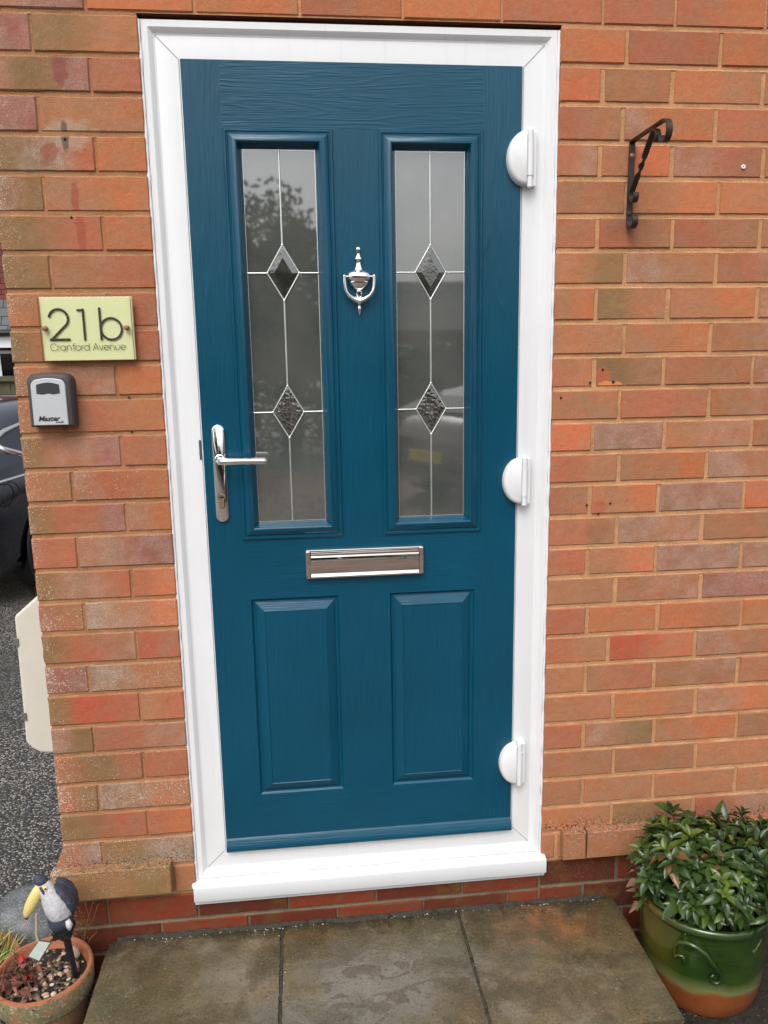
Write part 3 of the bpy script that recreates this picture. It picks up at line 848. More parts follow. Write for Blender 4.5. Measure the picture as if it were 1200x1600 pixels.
# urn knocker
kx = .4292
K = MB()
pf = [(1.0, 145), (2.2, 152), (3.1, 170), (3.3, 190), (2.7, 215), (2.0, 240), (2.4, 275), (3.4, 300), (5.0, 322), (5.5, 333), (5.2, 345), (3.7, 356), (3.1, 385), (3.6, 420), (4.8, 460), (6.2, 500), (8.5, 520), (12.5, 535), (16.5, 555), (18.2, 580), (18.2, 655), (17.2, 668), (15.0, 690), (15.4, 705), (13.5, 750), (9.5, 795), (5.0, 828), (3.2, 842), (4.8, 850), (4.6, 925), (3.5, 950)]
kz = lambda q: -.5025 + (620 - q) * .1 * .001335
K.lathe([(r * .00128, kz(q)) for r, q in pf], (kx, LY - .001, 0), 32, sy=1.0, a0=PI, a1=2 * PI, closed=False)
def _sq(p):
    dx, dy = p[0] - kx, p[1] - (LY - .001)
    r = math.hypot(dx, dy)
    if r < 1e-6: return p
    c_, s_ = dx / r, -dy / r
    return (kx + r * 1.14 * math.copysign(abs(c_) ** .5, c_), LY - .001 - r * .80 * max(0, s_) ** .75, p[2])
K.v = [_sq(p) for p in K.v]
KB = K.build('door_knocker', M_chrome, door, smooth=50)
rg = MB()
rp = []
hwd = .0322
for a in [(-1, 620), (-1, 700), (-.98, 780), (-.90, 850), (-.74, 910), (-.48, 955), (-.22, 985), (0, 1005), (.22, 985), (.48, 955), (.74, 910), (.90, 850), (.98, 780), (1, 700), (1, 620)]:
    rp.append((kx + a[0] * hwd, LY - .0155 + .004 * (abs(a[0]) < .5), kz(a[1])))
rg.tube(rp, [.0034, .0036, .0038, .0040, .0043, .0050, .0062, .0070, .0062, .0050, .0043, .0040, .0038, .0036, .0034], 14)
for s_ in (-1, 1):
    rg.ball((kx + s_ * hwd, LY - .0155, kz(612)), .0037, 12, 8)
rg.tube([(kx - hwd, LY - .0155, kz(618)), (kx + hwd, LY - .0155, kz(618))], .0021, 10)
rg.build('knocker_ring', M_chrome, KB, smooth=60)
sp = MB(); sp.lathe([(r * .00128, kz(q)) for r, q in [(1.2, 1040), (2.4, 1060), (3.3, 1105), (3.5, 1140), (2.6, 1165), (3.0, 1180), (1.8, 1200), (1.2, 1225), (.2, 1235)]], (kx, LY - .003, 0), 20)
sp.build('striker_stud', M_chrome, KB, smooth=60)

# letter plate
lx0, lx1, lz0, lz1 = .2915, .5675, -1.1755, -1.1065
L = MB()
def rrect(x0_, x1_, z0_, z1_, r, n=5):
    pts = []
    for cx_, cz_, a in ((x1_ - r, z1_ - r, 0), (x0_ + r, z1_ - r, PI/2), (x0_ + r, z0_ + r, PI), (x1_ - r, z0_ + r, 1.5 * PI)):
        for k in range(n + 1): pts.append((cx_ + r * math.cos(a + PI/2 * k / n), cz_ + r * math.sin(a + PI/2 * k / n)))
    return pts
loft_prism(L, [rrect(lx0, lx1, lz0, lz1, .005), rrect(lx0, lx1, lz0, lz1, .005), rrect(lx0 + .0012, lx1 - .0012, lz0 + .0012, lz1 - .0012, .0042), rrect(lx0 + .003, lx1 - .003, lz0 + .003, lz1 - .003, .003)], [LY + .001, LY - .006, LY - .0085, LY - .0092])
M_smoked = mk_chrome('polished_plate', .02, (.74, .69, .65))
LP = L.build('letter_plate', M_smoked, door, smooth=35)
fl = MB()
fp = [(-.0090, -1.1115), (-.0130, -1.1125), (-.0155, -1.1150), (-.0150, -1.1175), (-.0135, -1.1205), (-.0165, -1.1235), (-.0172, -1.128), (-.0140, -1.1325), (-.0118, -1.137), (-.0112, -1.150), (-.0118, -1.1625), (-.0150, -1.1655), (-.0165, -1.1685), (-.0150, -1.1715), (-.0095, -1.1725)]
A = [fl.vert((lx0 + .013, LY + y, z)) for y, z in fp]; B = [fl.vert((lx1 - .013, LY + y, z)) for y, z in fp]
fl.face(A); fl.face(B[::-1])
for k in range(len(fp) - 1): fl.face((A[k], B[k], B[k+1], A[k+1]))
fl.build('letter_flap', M_smoked, LP, smooth=32)
for xa, xb in ((lx0 + .0015, lx0 + .0112), (lx1 - .0112, lx1 - .0015)):
    e = MB(); e.box(xa, xb, LY - .0128, LY - .008, lz0 + .003, lz1 - .003); e.build('end_cap', M_smoked, LP, bevel=.0015)

# flag hinges
hp = []
for zc_ in (-.2585, -.9615, -1.6735):
    q = MB()
    hh = .0555 if zc_ > -.5 else .0535
    def dshape(sx, sz):
        pts = []
        for k in range(19):
            a = PI/2 + PI * k / 18
            pts.append((.7945 + sx * math.cos(a), zc_ + sz * math.sin(a)))
        return pts
    loft_prism(q, [dshape(.0405, hh), dshape(.0405, hh), dshape(.038, hh - .003), dshape(.033, hh - .008)], [LY + .002, LY - .014, LY - .0195, LY - .022])
    HB = q.build('hinge', M_white, door, smooth=40)
    b = MB()
    bx, by = .8035, LY - .013
    b.tube([(bx, by, zc_ - hh - .004), (bx, by, zc_ - hh - .003), (bx, by, zc_ - .024 - .012)], [.005, .0068, .0068], 16)
    b.tube([(bx, by, zc_ - .0355), (bx, by, zc_ + .0315)], .0080, 16)
    b.tube([(bx, by, zc_ + .032), (bx, by, zc_ + hh + .001), (bx, by, zc_ + hh + .003)], [.0068, .0068, .005], 16)
    b.build('hinge_barrel', M_white, HB, smooth=40)
    b = MB(); b.box(bx, bx + .0155, by + .002, .0175, zc_ - hh - .001, zc_ + hh - .001); b.build('hinge_leaf', M_white, HB, bevel=.0015)
    if zc_ < -1:
        b = MB()
        for i in range(7): b.box(.7952, .7962, LY - .0165, LY - .0110, zc_ - .028 + i * .0085, zc_ - .0245 + i * .0085)
        b.build('hinge_screw_slots', M_black, HB)

# ---------------------------------------------------------------- house number plate
def stroke(mb, pts, wd, y, th=.0004, closed=False):
    P = [Vector((x, 0, z)) for x, z in pts]
    n = len(P)
    L_, R_ = [], []
    for i, p in enumerate(P):
        a = P[i-1] if (i > 0 or closed) else P[i]
        b = P[(i+1) % n] if (i < n - 1 or closed) else P[i]
        t1 = (p - a).normalized() if (p - a).length > 1e-9 else None
        t2 = (b - p).normalized() if (b - p).length > 1e-9 else None
        if t1 is None: t1 = t2
        if t2 is None: t2 = t1
        n1 = Vector((-t1.z, 0, t1.x)); n2 = Vector((-t2.z, 0, t2.x))
        nn = (n1 + n2)
        nn = nn.normalized() if nn.length > 1e-6 else n1
        k = 1 / max(.35, nn.dot(n1))
        L_.append(p + nn * wd / 2 * k); R_.append(p - nn * wd / 2 * k)
    F_ = [mb.vert((q.x, y, q.z)) for q in L_]; G_ = [mb.vert((q.x, y, q.z)) for q in R_]
    rng = range(n if closed else n - 1)
    for i in rng:
        j = (i + 1) % n
        mb.face((F_[i], F_[j], G_[j], G_[i]))
def arc(cx_, cz_, rx, rz, a0, a1, n=20):
    return [(cx_ + rx * math.cos(R(a0 + (a1 - a0) * k / n)), cz_ + rz * math.sin(R(a0 + (a1 - a0) * k / n))) for k in range(n + 1)]
PLY = -.0205
plq = thing('house_number_plate', (-.143, -.01, -.67), 'pale yellow green acrylic plate reading 21b on brick left of the door', 'house sign')
M_pback = simple('plate_backing', (.72, .75, .43), .35, var=.05, vs=8)
M_ink = simple('dark_vinyl', (.030, .026, .018), .5)
M_rust = simple('rusty_cap', (.30, .17, .09), .55, metal=.3, var=.4, vs=300)
def mk_acrylic():
    t = NT('clear_acrylic')
    tr = t.n('BsdfTransparent', {'Color': (1, 1, .985, 1)}); gl = t.n('BsdfGlossy', {'Roughness': .04})
    fz = t.n('Fresnel', {'IOR': 1.45})
    bf = t.n('NewGeometry').outputs['Backfacing']
    mx = t.n('MixShader', {0: t.math('MULTIPLY', fz.outputs[0], t.math('SUBTRACT', 1.0, bf)), 1: tr.outputs[0], 2: gl.outputs[0]})
    t.t.links.new(mx.outputs[0], t.out.inputs[0])
    return t.m
M_acr = mk_acrylic()
b = MB(); b.box(-.2375, -.0505, -.0150, -.0115, -.6705, -.5410); b.build('backing_sheet', M_pback, plq, bevel=.0005)
b = MB(); b.box(-.2400, -.0530, PLY, PLY + .0028, -.6712, -.5417); b.build('acrylic_front', M_acr, plq, bevel=.0005)
e = MB()
e.box(-.2402, -.2392, PLY + .0001, PLY + .0034, -.6710, -.5420); e.box(-.0536, -.0528, PLY + .0001, PLY + .0034, -.6710, -.5420); e.box(-.2392, -.0536, PLY + .0001, PLY + .0034, -.6712, -.6704)
e.build('edge_dirt', simple('edge_grime', (.22, .11, .06), .8, var=.4, vs=120), plq)
t_ = MB()
zt, zb = -.5645, -.6300
H_ = zt - zb; SW = .0048
# 2
r2 = .0192; c2x = -.2015; c2z = zt - r2 - SW/2 + .001
pts = arc(c2x, c2z, r2, r2, 172, -38, 22) + [(-.2185, zb + SW/2)] + [(-.1808, zb + SW/2)]
stroke(t_, pts[:-1], SW, PLY + .0030); stroke(t_, [(-.2228, zb + SW/2), (-.1808, zb + SW/2)], SW, PLY + .00302)
# 1
stroke(t_, [(-.1512, zb), (-.1512, zt - .0004)], SW, PLY + .0030); stroke(t_, [(-.1640, zt - .0034), (-.1535, zt - .0034)], SW * .9, PLY + .00302)
# b
stroke(t_, [(-.1178, zb), (-.1178, zt + .0015)], SW, PLY + .0030); rb = .0215
stroke(t_, arc(-.1178 + rb, zb + rb + .0016, rb, rb + .0004, 0, 350, 35), SW, PLY + .00302, closed=True)
# Cranford Avenue, drawn as geometric strokes
XH = .0098; CH = .0138; sw = .00105; r_ = XH / 2
def glyph(c, x, z):
    y = PLY + .0030; rr = XH / 2 * .96
    S_ = lambda p, cl=False: stroke(t_, [(x + a, z + b) for a, b in p], sw, y, closed=cl)
    if c == 'C': S_(arc(.0068, CH/2, .0068, CH/2, 42, 318, 22)); return .0136
    if c == 'r': S_([(0.0006, 0), (.0006, XH)]); S_(arc(.0044, XH - .0040, .0038, .0040, 175, 75, 8)); return .0062
    if c == 'a': S_(arc(rr, r_, rr, r_, 0, 350, 22), True); S_([(2*rr, 0), (2*rr, XH)]); return .0122
    if c == 'n': S_([(0.0006, 0), (.0006, XH)]); S_([(.0088 - .0041 + .0041 * math.cos(R(a)), XH - .0041 + .0041 * math.sin(R(a))) for a in range(180, -1, -15)] + [(.0088, 0)]); return .0113
    if c == 'f': S_([(.0028, 0), (.0028, CH - .003)] + [(.0058 + .003 * math.cos(R(a)), CH - .003 + .003 * math.sin(R(a))) for a in range(170, 70, -20)]); S_([(.0004, XH), (.0056, XH)]); return .0066
    if c == 'o': S_(arc(rr, r_, rr, r_, 0, 350, 22), True); return .0114
    if c == 'd': S_(arc(rr, r_, rr, r_, 0, 350, 22), True); S_([(2*rr, 0), (2*rr, CH)]); return .0118
    if c == 'A': S_([(0, 0), (.0055, CH), (.0110, 0)]); S_([(.0022, .0048), (.0088, .0048)]); return .0122
    if c == 'v': S_([(0, XH), (.0042, 0), (.0084, XH)]); return .0096
    if c == 'e': S_([(.0003, r_), (2*rr, r_)] + arc(rr, r_, rr, r_, 0, 320, 20)); return .0114
    if c == 'u': S_([(.0006, XH), (.0006, .0040)] + [(.0047 + .0041 * math.cos(R(a)), .0041 + .0041 * math.sin(R(a))) for a in range(180, 361, 15)] + [(.0088, XH)]); return .0112
    return .0052
txt = 'Cranford Avenue'
def width():
    n0 = len(t_.v), len(t_.f)
    x = 0
    for c in txt: x += glyph(c, x, 0)
    del t_.v[n0[0]:]; del t_.c1[n0[0]:]; del t_.c2[n0[0]:]; del t_.f[n0[1]:]; del t_.mi[n0[1]:]
    return x
wd = width(); k_ = .1545 / wd
XH *= k_; CH *= k_; r_ *= k_
n0 = len(t_.v)
x = 0
XH /= k_; CH /= k_; r_ /= k_
for c in txt: x += glyph(c, x, 0)
for i in range(n0, len(t_.v)):
    a, b_, c = t_.v[i]; t_.v[i] = (-.2225 + a * k_, b_, -.6500 + c * k_)
t_.build('lettering', M_ink, plq, recalc=False, merge=False)
for sx_ in (-.2285, -.0635):
    s_ = MB(); s_.lathe([(.0055, 0), (.0055, .005), (.0052, .0075), (.0040, .0092), (.002, .0100), (0.0002, .0102)], (0, 0, 0), 20)
    s_.v = [(a + sx_, PLY + .0012 - c, b - .605) for a, b, c in s_.v]; s_.build('screw_cap', M_rust, plq, smooth=40)
    s_ = MB(); s_.tube([(sx_, .001, -.605), (sx_, PLY + .002, -.605)], .004, 12); s_.build('standoff', M_rust, plq)

# ---------------------------------------------------------------- key safe
ks = thing('key_safe', (-.228, -.02, -.806), 'silver faced key safe with dark shutter screwed to brick under the number plate', 'key safe')
M_kbody = simple('grey_rubber', (.060, .055, .055), .6, var=.25, vs=60, bs=.3, bsc=160)
M_kface = simple('cast_silver', (.60, .62, .64), .38, metal=.25, var=.05, vs=40)
def kshape(x0_, x1_, z0_, z1_, r, sag, n=8, dx=0):
    pts = [(x0_ + dx, z0_), (x1_ - dx, z0_)]
    cxm = (x0_ + x1_) / 2
    def top(x): return z1_ - sag * ((x - cxm) / ((x1_ - x0_) / 2)) ** 2
    tp = []
    for k in range(n + 1):
        a = PI/2 * k / n
        x = x1_ - r + r * math.cos(a); tp.append((x, top(x1_ - r) - r + r * math.sin(a)))
    for k in range(1, 9):
        x = x1_ - r - (x1_ - x0_ - 2 * r) * k / 9; tp.append((x, top(x)))
    for k in range(n + 1):
        a = PI/2 + PI/2 * k / n
        x = x0_ + r + r * math.cos(a); tp.append((x, top(x0_ + r) - r + r * math.sin(a)))
    return pts + tp
b = MB()
loft_prism(b, [kshape(-.2740, -.1830, -.8075, -.6950, .016, .006), kshape(-.2740, -.1830, -.8075, -.6950, .016, .006), kshape(-.2715, -.1855, -.8055, -.6975, .016, .006), kshape(-.268, -.189, -.803, -.701, .015, .006)], [.0, -.026, -.033, -.0355])
b.build('housing', M_kbody, ks, smooth=40)
for i in range(4):
    b = MB(); b.box(-.1840, -.1822, -.006 - i * .006, -.003 - i * .006, -.800, -.722); b.build('housing_rib', M_kbody, ks, bevel=.0006)
b = MB()
loft_prism(b, [kshape(-.2640, -.1945, -.8035, -.7060, .015, .007, dx=.0), kshape(-.2640, -.1945, -.8035, -.7060, .015, .007), kshape(-.2628, -.1957, -.8025, -.7072, .014, .007)], [-.034, -.0385, -.0397])
KF = b.build('face_plate', M_kface, ks, smooth=40)
b = MB()
wv = [(-.2530 + .0472 * k / 12, -.7385 + .0010 * math.cos(k / 12 * 4 * PI)) for k in range(13)]
tpv = [(-.2065 - .0458 * k / 12, -.7195 + .0045 * math.sin(PI * k / 12)) for k in range(13)]
b.prism(wv + tpv, -.0403, -.0398); b.build('shutter', simple('dark_shutter', (.035, .037, .042), .45), KF)
def text_mesh(body, size, x, y, z, mat, parent, name, shear=0.0, offset=0.0, sx=1.0, rotz=None, rt=None, ext=.0002):
    cu = bpy.data.curves.new(name, 'FONT'); cu.body = body; cu.size = size; cu.shear = shear; cu.offset = offset; cu.extrude = ext
    cu.resolution_u = 3
    to = bpy.data.objects.new(name + '_t', cu); col.objects.link(to)
    dg = bpy.context.evaluated_depsgraph_get()
    me = bpy.data.meshes.new_from_object(to.evaluated_get(dg))
    bpy.data.objects.remove(to)
    o_ = ORG.get(parent.name, Vector((0, 0, 0)))
    for v in me.vertices:
        a, b_, c = v.co
        if rt is None: q = Vector((x + a * sx, y - c, z + b_))
        else: q = rt(a * sx, b_, c)
        v.co = q - o_
    me.materials.clear(); me.materials.append(mat)
    ob = bpy.data.objects.new(name, me); col.objects.link(ob); ob.parent = parent
    return ob
text_mesh('Master', .0145, -.2545, -.0400, -.7945, M_ink, KF, 'brand_lettering', shear=.25, offset=.00045, sx=1.06)
text_mesh('Lock', .0062, -.2200, -.0400, -.7990, M_ink, KF, 'small_lettering', shear=.25, offset=.0002, sx=1.3)

# ---------------------------------------------------------------- wrought iron basket bracket
br = thing('hanging_bracket', (1.03, 0, -.41), 'black wrought iron scrolled bracket on brick right of the door', 'bracket')
M_iron = simple('old_black_iron', (.045, .034, .028), .5, metal=.35, var=.45, vs=90, bs=.5, bsc=120, bd=.002)
def flatbar(mb, pts, wx=.0065, th=.0016, twist=None):
    """flat strip following pts (y,z) in the plane x=1.03, wide along x"""
    N = len(pts)
    rings = []
    for i, (y, z) in enumerate(pts):
        a = Vector((0, *pts[max(0, i-1)])); b_ = Vector((0, *pts[min(N-1, i+1)]))
        t = (b_ - a).normalized(); u = Vector((1, 0, 0)); v_ = t.cross(u)
        tw = twist(i / (N - 1)) if twist else 0
        uu = u * math.cos(tw) + v_ * math.sin(tw); vv = -u * math.sin(tw) + v_ * math.cos(tw)
        c = Vector((1.03, y, z))
        rings.append([mb.vert(c + uu * wx * p + vv * th * q) for p, q in ((-1, -1), (1, -1), (1, 1), (-1, 1))])
    for a, b_ in zip(rings, rings[1:]):
        for k in range(4): mb.face((a[k], a[(k+1) % 4], b_[(k+1) % 4], b_[k]))
    mb.face(rings[0][::-1]); mb.face(rings[-1])
def spiral(cy, cz, r0, r1, a0, a1, n=22):
    return [(cy + (r0 + (r1 - r0) * k / n) * math.cos(R(a0 + (a1 - a0) * k / n)), cz + (r0 + (r1 - r0) * k / n) * math.sin(R(a0 + (a1 - a0) * k / n))) for k in range(n + 1)]
b = MB()
# wall bar ending in a small curl at the foot
flatbar(b, [(-.0035, -.228 - .157 * i / 10) for i in range(11)] + spiral(-.0235, -.388, .020, .010, 0, -250))
b.build('wall_bar', M_iron, br, smooth=40)
b = MB()
flatbar(b, [(-.0030, -.2262), (-.008, -.2236), (-.02, -.2226)] + [(-.02 - .135 * i / 10, -.2226 + .0010 * i / 10) for i in range(1, 11)] + spiral(-.160, -.2466, .0250, .013, 85, 85 + 270))
b.build('top_arm', M_iron, br, smooth=40)
b = MB()
s1 = spiral(-.1165, -.2480, .0095, .0210, 330, 85, 18)
s1 = spiral(-.118, -.2450, .0085, .0190, -110 + 360, 25, 20)
lo = spiral(-.026, -.3380, .0175, .008, 55, 55 - 270, 20)
st = s1[-1]; en = lo[0]
mid = [(st[0] + (en[0] - st[0]) * k / 24, st[1] + (en[1] - st[1]) * k / 24) for k in range(1, 24)]
allp = s1 + mid + lo
n1, n2, nt_ = len(s1), len(s1) + len(mid), len(allp)
def tw(f):
    i = f * (nt_ - 1)
    q = (i - n1 - 5) / (n2 - n1 - 10); q = min(1, max(0, q)); q = q * q * (3 - 2 * q)
    return q * 2 * PI
flatbar(b, allp, .0060, .0018, tw)
b.build('twisted_stay', M_iron, br, smooth=40)
for z in (-.252, -.372):
    s_ = MB(); s_.lathe([(.0052, 0), (.0050, .0015), (.003, .0028), (0.0002, .003)], (0, 0, 0), 14); s_.v = [(a + 1.03, -.005 - c, b_ + z) for a, b_, c in s_.v]; s_.build('screw', M_rust if z > -.3 else M_iron, br, smooth=40)

# ---------------------------------------------------------------- doorstep
sb = MB(); sb.box(-.195, 1.035, -.365, -.003, GZ, -2.1135); struct(sb.build('step_base', simple('step_concrete', (.09, .075, .055), .85, var=.3, vs=25, bs=.6, bsc=60, bd=.004)))
SLZ = -2.066
lab = ['mossy paving slab at the left end of the doorstep beside the bird pot', 'middle doorstep slab with a pale drying patch and wet marks', 'doorstep slab with an orange stain beside the green pot']
for i, (xa, xb) in enumerate(((-.2185, .1975), (.2055, .6430), (.6510, 1.0590))):
    s_ = MB()
    nx, ny = 40, 36
    yb, yf = -.006, -.398
    g_ = []
    for j in range(ny + 1):
        row = []
        for q in range(nx + 1):
            x = xa + (xb - xa) * q / nx; y = yf + (yb - yf) * j / ny
            e_ = min(q, nx - q, j, ny - j)
            dz = .0012 * noise.noise(Vector((x * 9, y * 9, i))) + .0005 * noise.noise(Vector((x * 60, y * 60, i)))
            ed = .0016 * noise.noise(Vector((x * 70, y * 70, 4)))
            xx = x + (ed if q in (0, nx) else 0); yy = y + (ed if j in (0, ny) else 0)
            if e_ == 0: dz -= .0025
            row.append(s_.vert((xx, yy, SLZ + dz)))
        g_.append(row)
    for j in range(ny):
        for q in range(nx): s_.face((g_[j][q], g_[j][q+1], g_[j+1][q+1], g_[j+1][q]))
    per = [g_[0][q] for q in range(nx + 1)] + [g_[j][nx] for j in range(1, ny + 1)] + [g_[ny][q] for q in range(nx - 1, -1, -1)] + [g_[j][0] for j in range(ny - 1, 0, -1)]
    lo_ = [s_.vert((s_.v[k][0], s_.v[k][1], SLZ - .045)) for k in per]
    n = len(per)
    for k in range(n): s_.face((per[k], lo_[k], lo_[(k+1) % n], per[(k+1) % n]))
    tag(s_.build('paving_slab', M_slab, smooth=45), lab[i], 'paving slab', 'three paving slabs of the doorstep')
jm = MB()
for xa, xb in ((.1980, .2050), (.6435, .6505)):
    n = 60
    for k in range(n):
        y = -.395 + .388 * k / n
        zz = SLZ - .0055 + .004 * noise.noise(Vector((y * 50, xa, 0)))
        jm.quad((xa, y, zz), (xb, y, zz), (xb, y + .388 / n, zz), (xa, y + .388 / n, zz))
struct(jm.build('slab_joints', simple('dirty_joint', (.05, .045, .028), .9, var=.5, vs=120, bs=1, bsc=200, bd=.003)))
# grit and dirt gathered against the wall and on the slabs
gr = MB(); rnd = random.Random(5)
def chip(mb, x, y, z, r):
    a = rnd.random() * 6.28; n = rnd.choice((4, 5, 6))
    ring = [mb.vert((x + r * math.cos(a + 6.28 * k / n) * rnd.uniform(.6, 1.2), y + r * math.sin(a + 6.28 * k / n) * rnd.uniform(.6, 1.2), z)) for k in range(n)]
    t = mb.vert((x, y, z + r * rnd.uniform(.5, .9)))
    for k in range(n): mb.face((ring[k], ring[(k+1) % n], t))
for i in range(1100):
    x = rnd.uniform(-.21, 1.04); y = -.008 - abs(rnd.gauss(0, .012)); gr.cur = rnd.choice((0, 1, 1, 1)); chip(gr, x, y, SLZ - .001, rnd.uniform(.0006, .0022))
for i in range(420):
    x = rnd.uniform(-.21, 1.05); y = rnd.uniform(-.39, -.02); gr.cur = 0 if rnd.random() < .55 else 1; chip(gr, x, y, SLZ - .0012, rnd.uniform(.0005, .0017))
tag(gr.build('grit', [simple('pale_grit', (.62, .58, .50), .8), simple('dark_grit', (.06, .05, .035), .9)], recalc=False), 'specks of pale and dark grit scattered over the doorstep slabs', 'grit', kind='stuff')
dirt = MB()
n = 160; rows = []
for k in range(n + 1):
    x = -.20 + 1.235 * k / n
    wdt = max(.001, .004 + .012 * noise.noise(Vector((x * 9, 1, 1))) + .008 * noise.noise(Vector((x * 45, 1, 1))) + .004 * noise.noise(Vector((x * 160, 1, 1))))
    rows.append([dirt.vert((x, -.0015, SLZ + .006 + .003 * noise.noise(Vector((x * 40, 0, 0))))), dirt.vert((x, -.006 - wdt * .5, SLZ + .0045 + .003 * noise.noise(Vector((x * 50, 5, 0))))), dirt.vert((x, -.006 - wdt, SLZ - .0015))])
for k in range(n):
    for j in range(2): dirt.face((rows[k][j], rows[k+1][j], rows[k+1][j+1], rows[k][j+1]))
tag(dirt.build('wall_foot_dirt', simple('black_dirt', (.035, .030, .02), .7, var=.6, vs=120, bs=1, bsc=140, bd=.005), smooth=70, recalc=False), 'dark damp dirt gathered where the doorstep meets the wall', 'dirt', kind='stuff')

# ---------------------------------------------------------------- gas meter box on the side of the house
mb_ = thing('meter_box', (-.39, .45, -1.70), 'cream plastic meter box with sloping top on the side wall beyond the corner', 'meter box')
M_cream = simple('cream_plastic', (.68, .66, .57), .5, var=.10, vs=14, bs=.1, bsc=60)
bxp = [(-.3065, -1.715), (-.417, -1.715), (-.440, -1.712), (-.459, -1.700), (-.476, -1.680), (-.471, -1.330), (-.468, -1.322), (-.401, -1.266), (-.3065, -1.200)]
b = MB(); b.prism(bxp, .300, .60); b.build('box_body', M_cream, mb_, bevel=.006)
b = MB(); b.prism([(x - .006 if x < -.33 else x, z - (.004 if z < -1.5 else -.004)) for x, z in bxp], .6003, .66); b.build('box_door', M_cream, mb_, bevel=.004)
for z in (-1.395, -1.605):
    b = MB(); b.box(-.4745, -.4655, .2975, .303, z - .011, z + .011); b.box(-.4785, -.4735, .299, .31, z - .009, z + .009)
    b.build('hinge_clip', simple('clip_grey', (.16, .14, .11), .5), mb_, bevel=.001)

# ---------------------------------------------------------------- left pots
M_terra = mk_terracotta('terracotta')
M_terra2 = mk_terracotta('terracotta_clean', .35)
def pot(name, c, rim_r, base_r, h, rim_h, label, group, mat, wob=.0015, weather=1.0, seed=0):
    t = thing(name, c, label, 'plant pot', group)
    b = MB()
    kr = rim_r
    prof = [(0.001, 0), (base_r, 0), (base_r + .003, .004), (base_r + (kr - .012 - base_r) * .7, (h - rim_h) * .7), (kr - .013, h - rim_h - .001), (kr - .003, h - rim_h), (kr - .001, h - rim_h + .004), (kr, h - .008), (kr - .001, h - .003), (kr - .004, h), (kr - .008, h), (kr - .011, h - .003), (kr - .0125, h - .012), (kr - .014, h - .018), (kr - .016, h - .02), (kr - .020, h - .06)]
    for i, (r, z) in enumerate(prof):
        b.k2 = (weather, 0, 0) if 3 < i < 8 else ((.45 * weather, 0, 0) if i < 4 else (.06, 0, 0))
        b.lathe([(r, z)], c, 48)
    n = 48
    for i in range(len(prof) - 1):
        for k in range(n):
            b.face((i*n+k, i*n+(k+1) % n, (i+1)*n+(k+1) % n, (i+1)*n+k))
    b.v = [(x + wob * noise.noise(Vector((x * 25, y * 25, z * 40 + seed))), y + wob * noise.noise(Vector((x * 25 + 9, y * 25, z * 40))), z) for x, y, z in b.v]
    b.build('pot_body', mat, t, smooth=40)
    s_ = MB()
    rs = kr - .017
    for j in range(8):
        r = rs * j / 7
        s_.lathe([(max(r, .0005), h - .026 + .004 * noise.noise(Vector((r * 90, j, seed))))], c, 24, wob=.0)
    for j in range(7):
        for k in range(24): s_.face((j*24+k, j*24+(k+1) % 24, (j+1)*24+(k+1) % 24, (j+1)*24+k))
    s_.build('soil', M_soil, t, smooth=60)
    return t
rnd = random.Random(11)
P1 = Vector((-.338, -.116, GZ))
pot('terracotta_pot', P1, .108, .076, .166, .056, 'weathered terracotta pot of pebbles holding the bird ornament', 'terracotta pots left of the step', M_terra, seed=1)
P2 = Vector((-.590, -.004, GZ))
pot('terracotta_bowl', P2, .155, .125, .078, .030, 'shallow terracotta bowl of spiky plants cut off by the left edge', 'terracotta pots left of the step', M_terra2, seed=2, weather=.3)
# pebbles
pm = MB()
M_peb = [simple('pebble_cream', (.52, .45, .34), .5, var=.3, vs=70), simple('pebble_brown', (.20, .13, .08), .45, var=.4, vs=70), simple('pebble_dark', (.055, .045, .04), .4, var=.3, vs=70), simple('pebble_pink', (.50, .30, .22), .5, var=.3, vs=70)]
for i in range(230):
    a = rnd.random() * 6.283; rr = .088 * math.sqrt(rnd.random())
    r = rnd.uniform(.003, .0078)
    pm.cur = rnd.choice((0, 1, 1, 2, 2, 3))
    M_ = Matrix.Rotation(rnd.random() * 3, 3, 'Z') @ Matrix.Rotation(rnd.uniform(-.5, .5), 3, 'X')
    pm.ball((P1.x + rr * math.cos(a), P1.y + rr * math.sin(a), GZ + .136 + rnd.uniform(0, .010)), r, 8, 6, sx=rnd.uniform(.9, 1.4), sy=rnd.uniform(.7, 1), sz=rnd.uniform(.5, .8), M=M_)
tag(pm.build('pebbles', M_peb, smooth=180), 'mixed cream and brown pebbles filling the weathered terracotta pot', 'pebbles', kind='stuff')
for i, (dx, dy, dz, r) in enumerate(((.052, .050, .155, .017), (.062, .018, .148, .013), (-.010, -.005, .150, .012))):
    st_ = MB()
    st_.ball((P1.x + dx, P1.y + dy, GZ + dz), r, 10, 8, sx=.8, sy=.7, sz=1.1)
    st_.v = [(x + .25 * r * noise.noise(Vector((x * 150, y * 150, z * 150))), y + .25 * r * noise.noise(Vector((x * 150, y * 150, z * 150 + 7))), z) for x, y, z in st_.v]
    tag(st_.build('stone', M_peb[0], smooth=50), ['largest cream stone against the back of the pebble pot', 'cream stone right of the bird stake', 'small cream stone behind the solar panel'][i], 'stone', 'cream stones in the pebble pot')
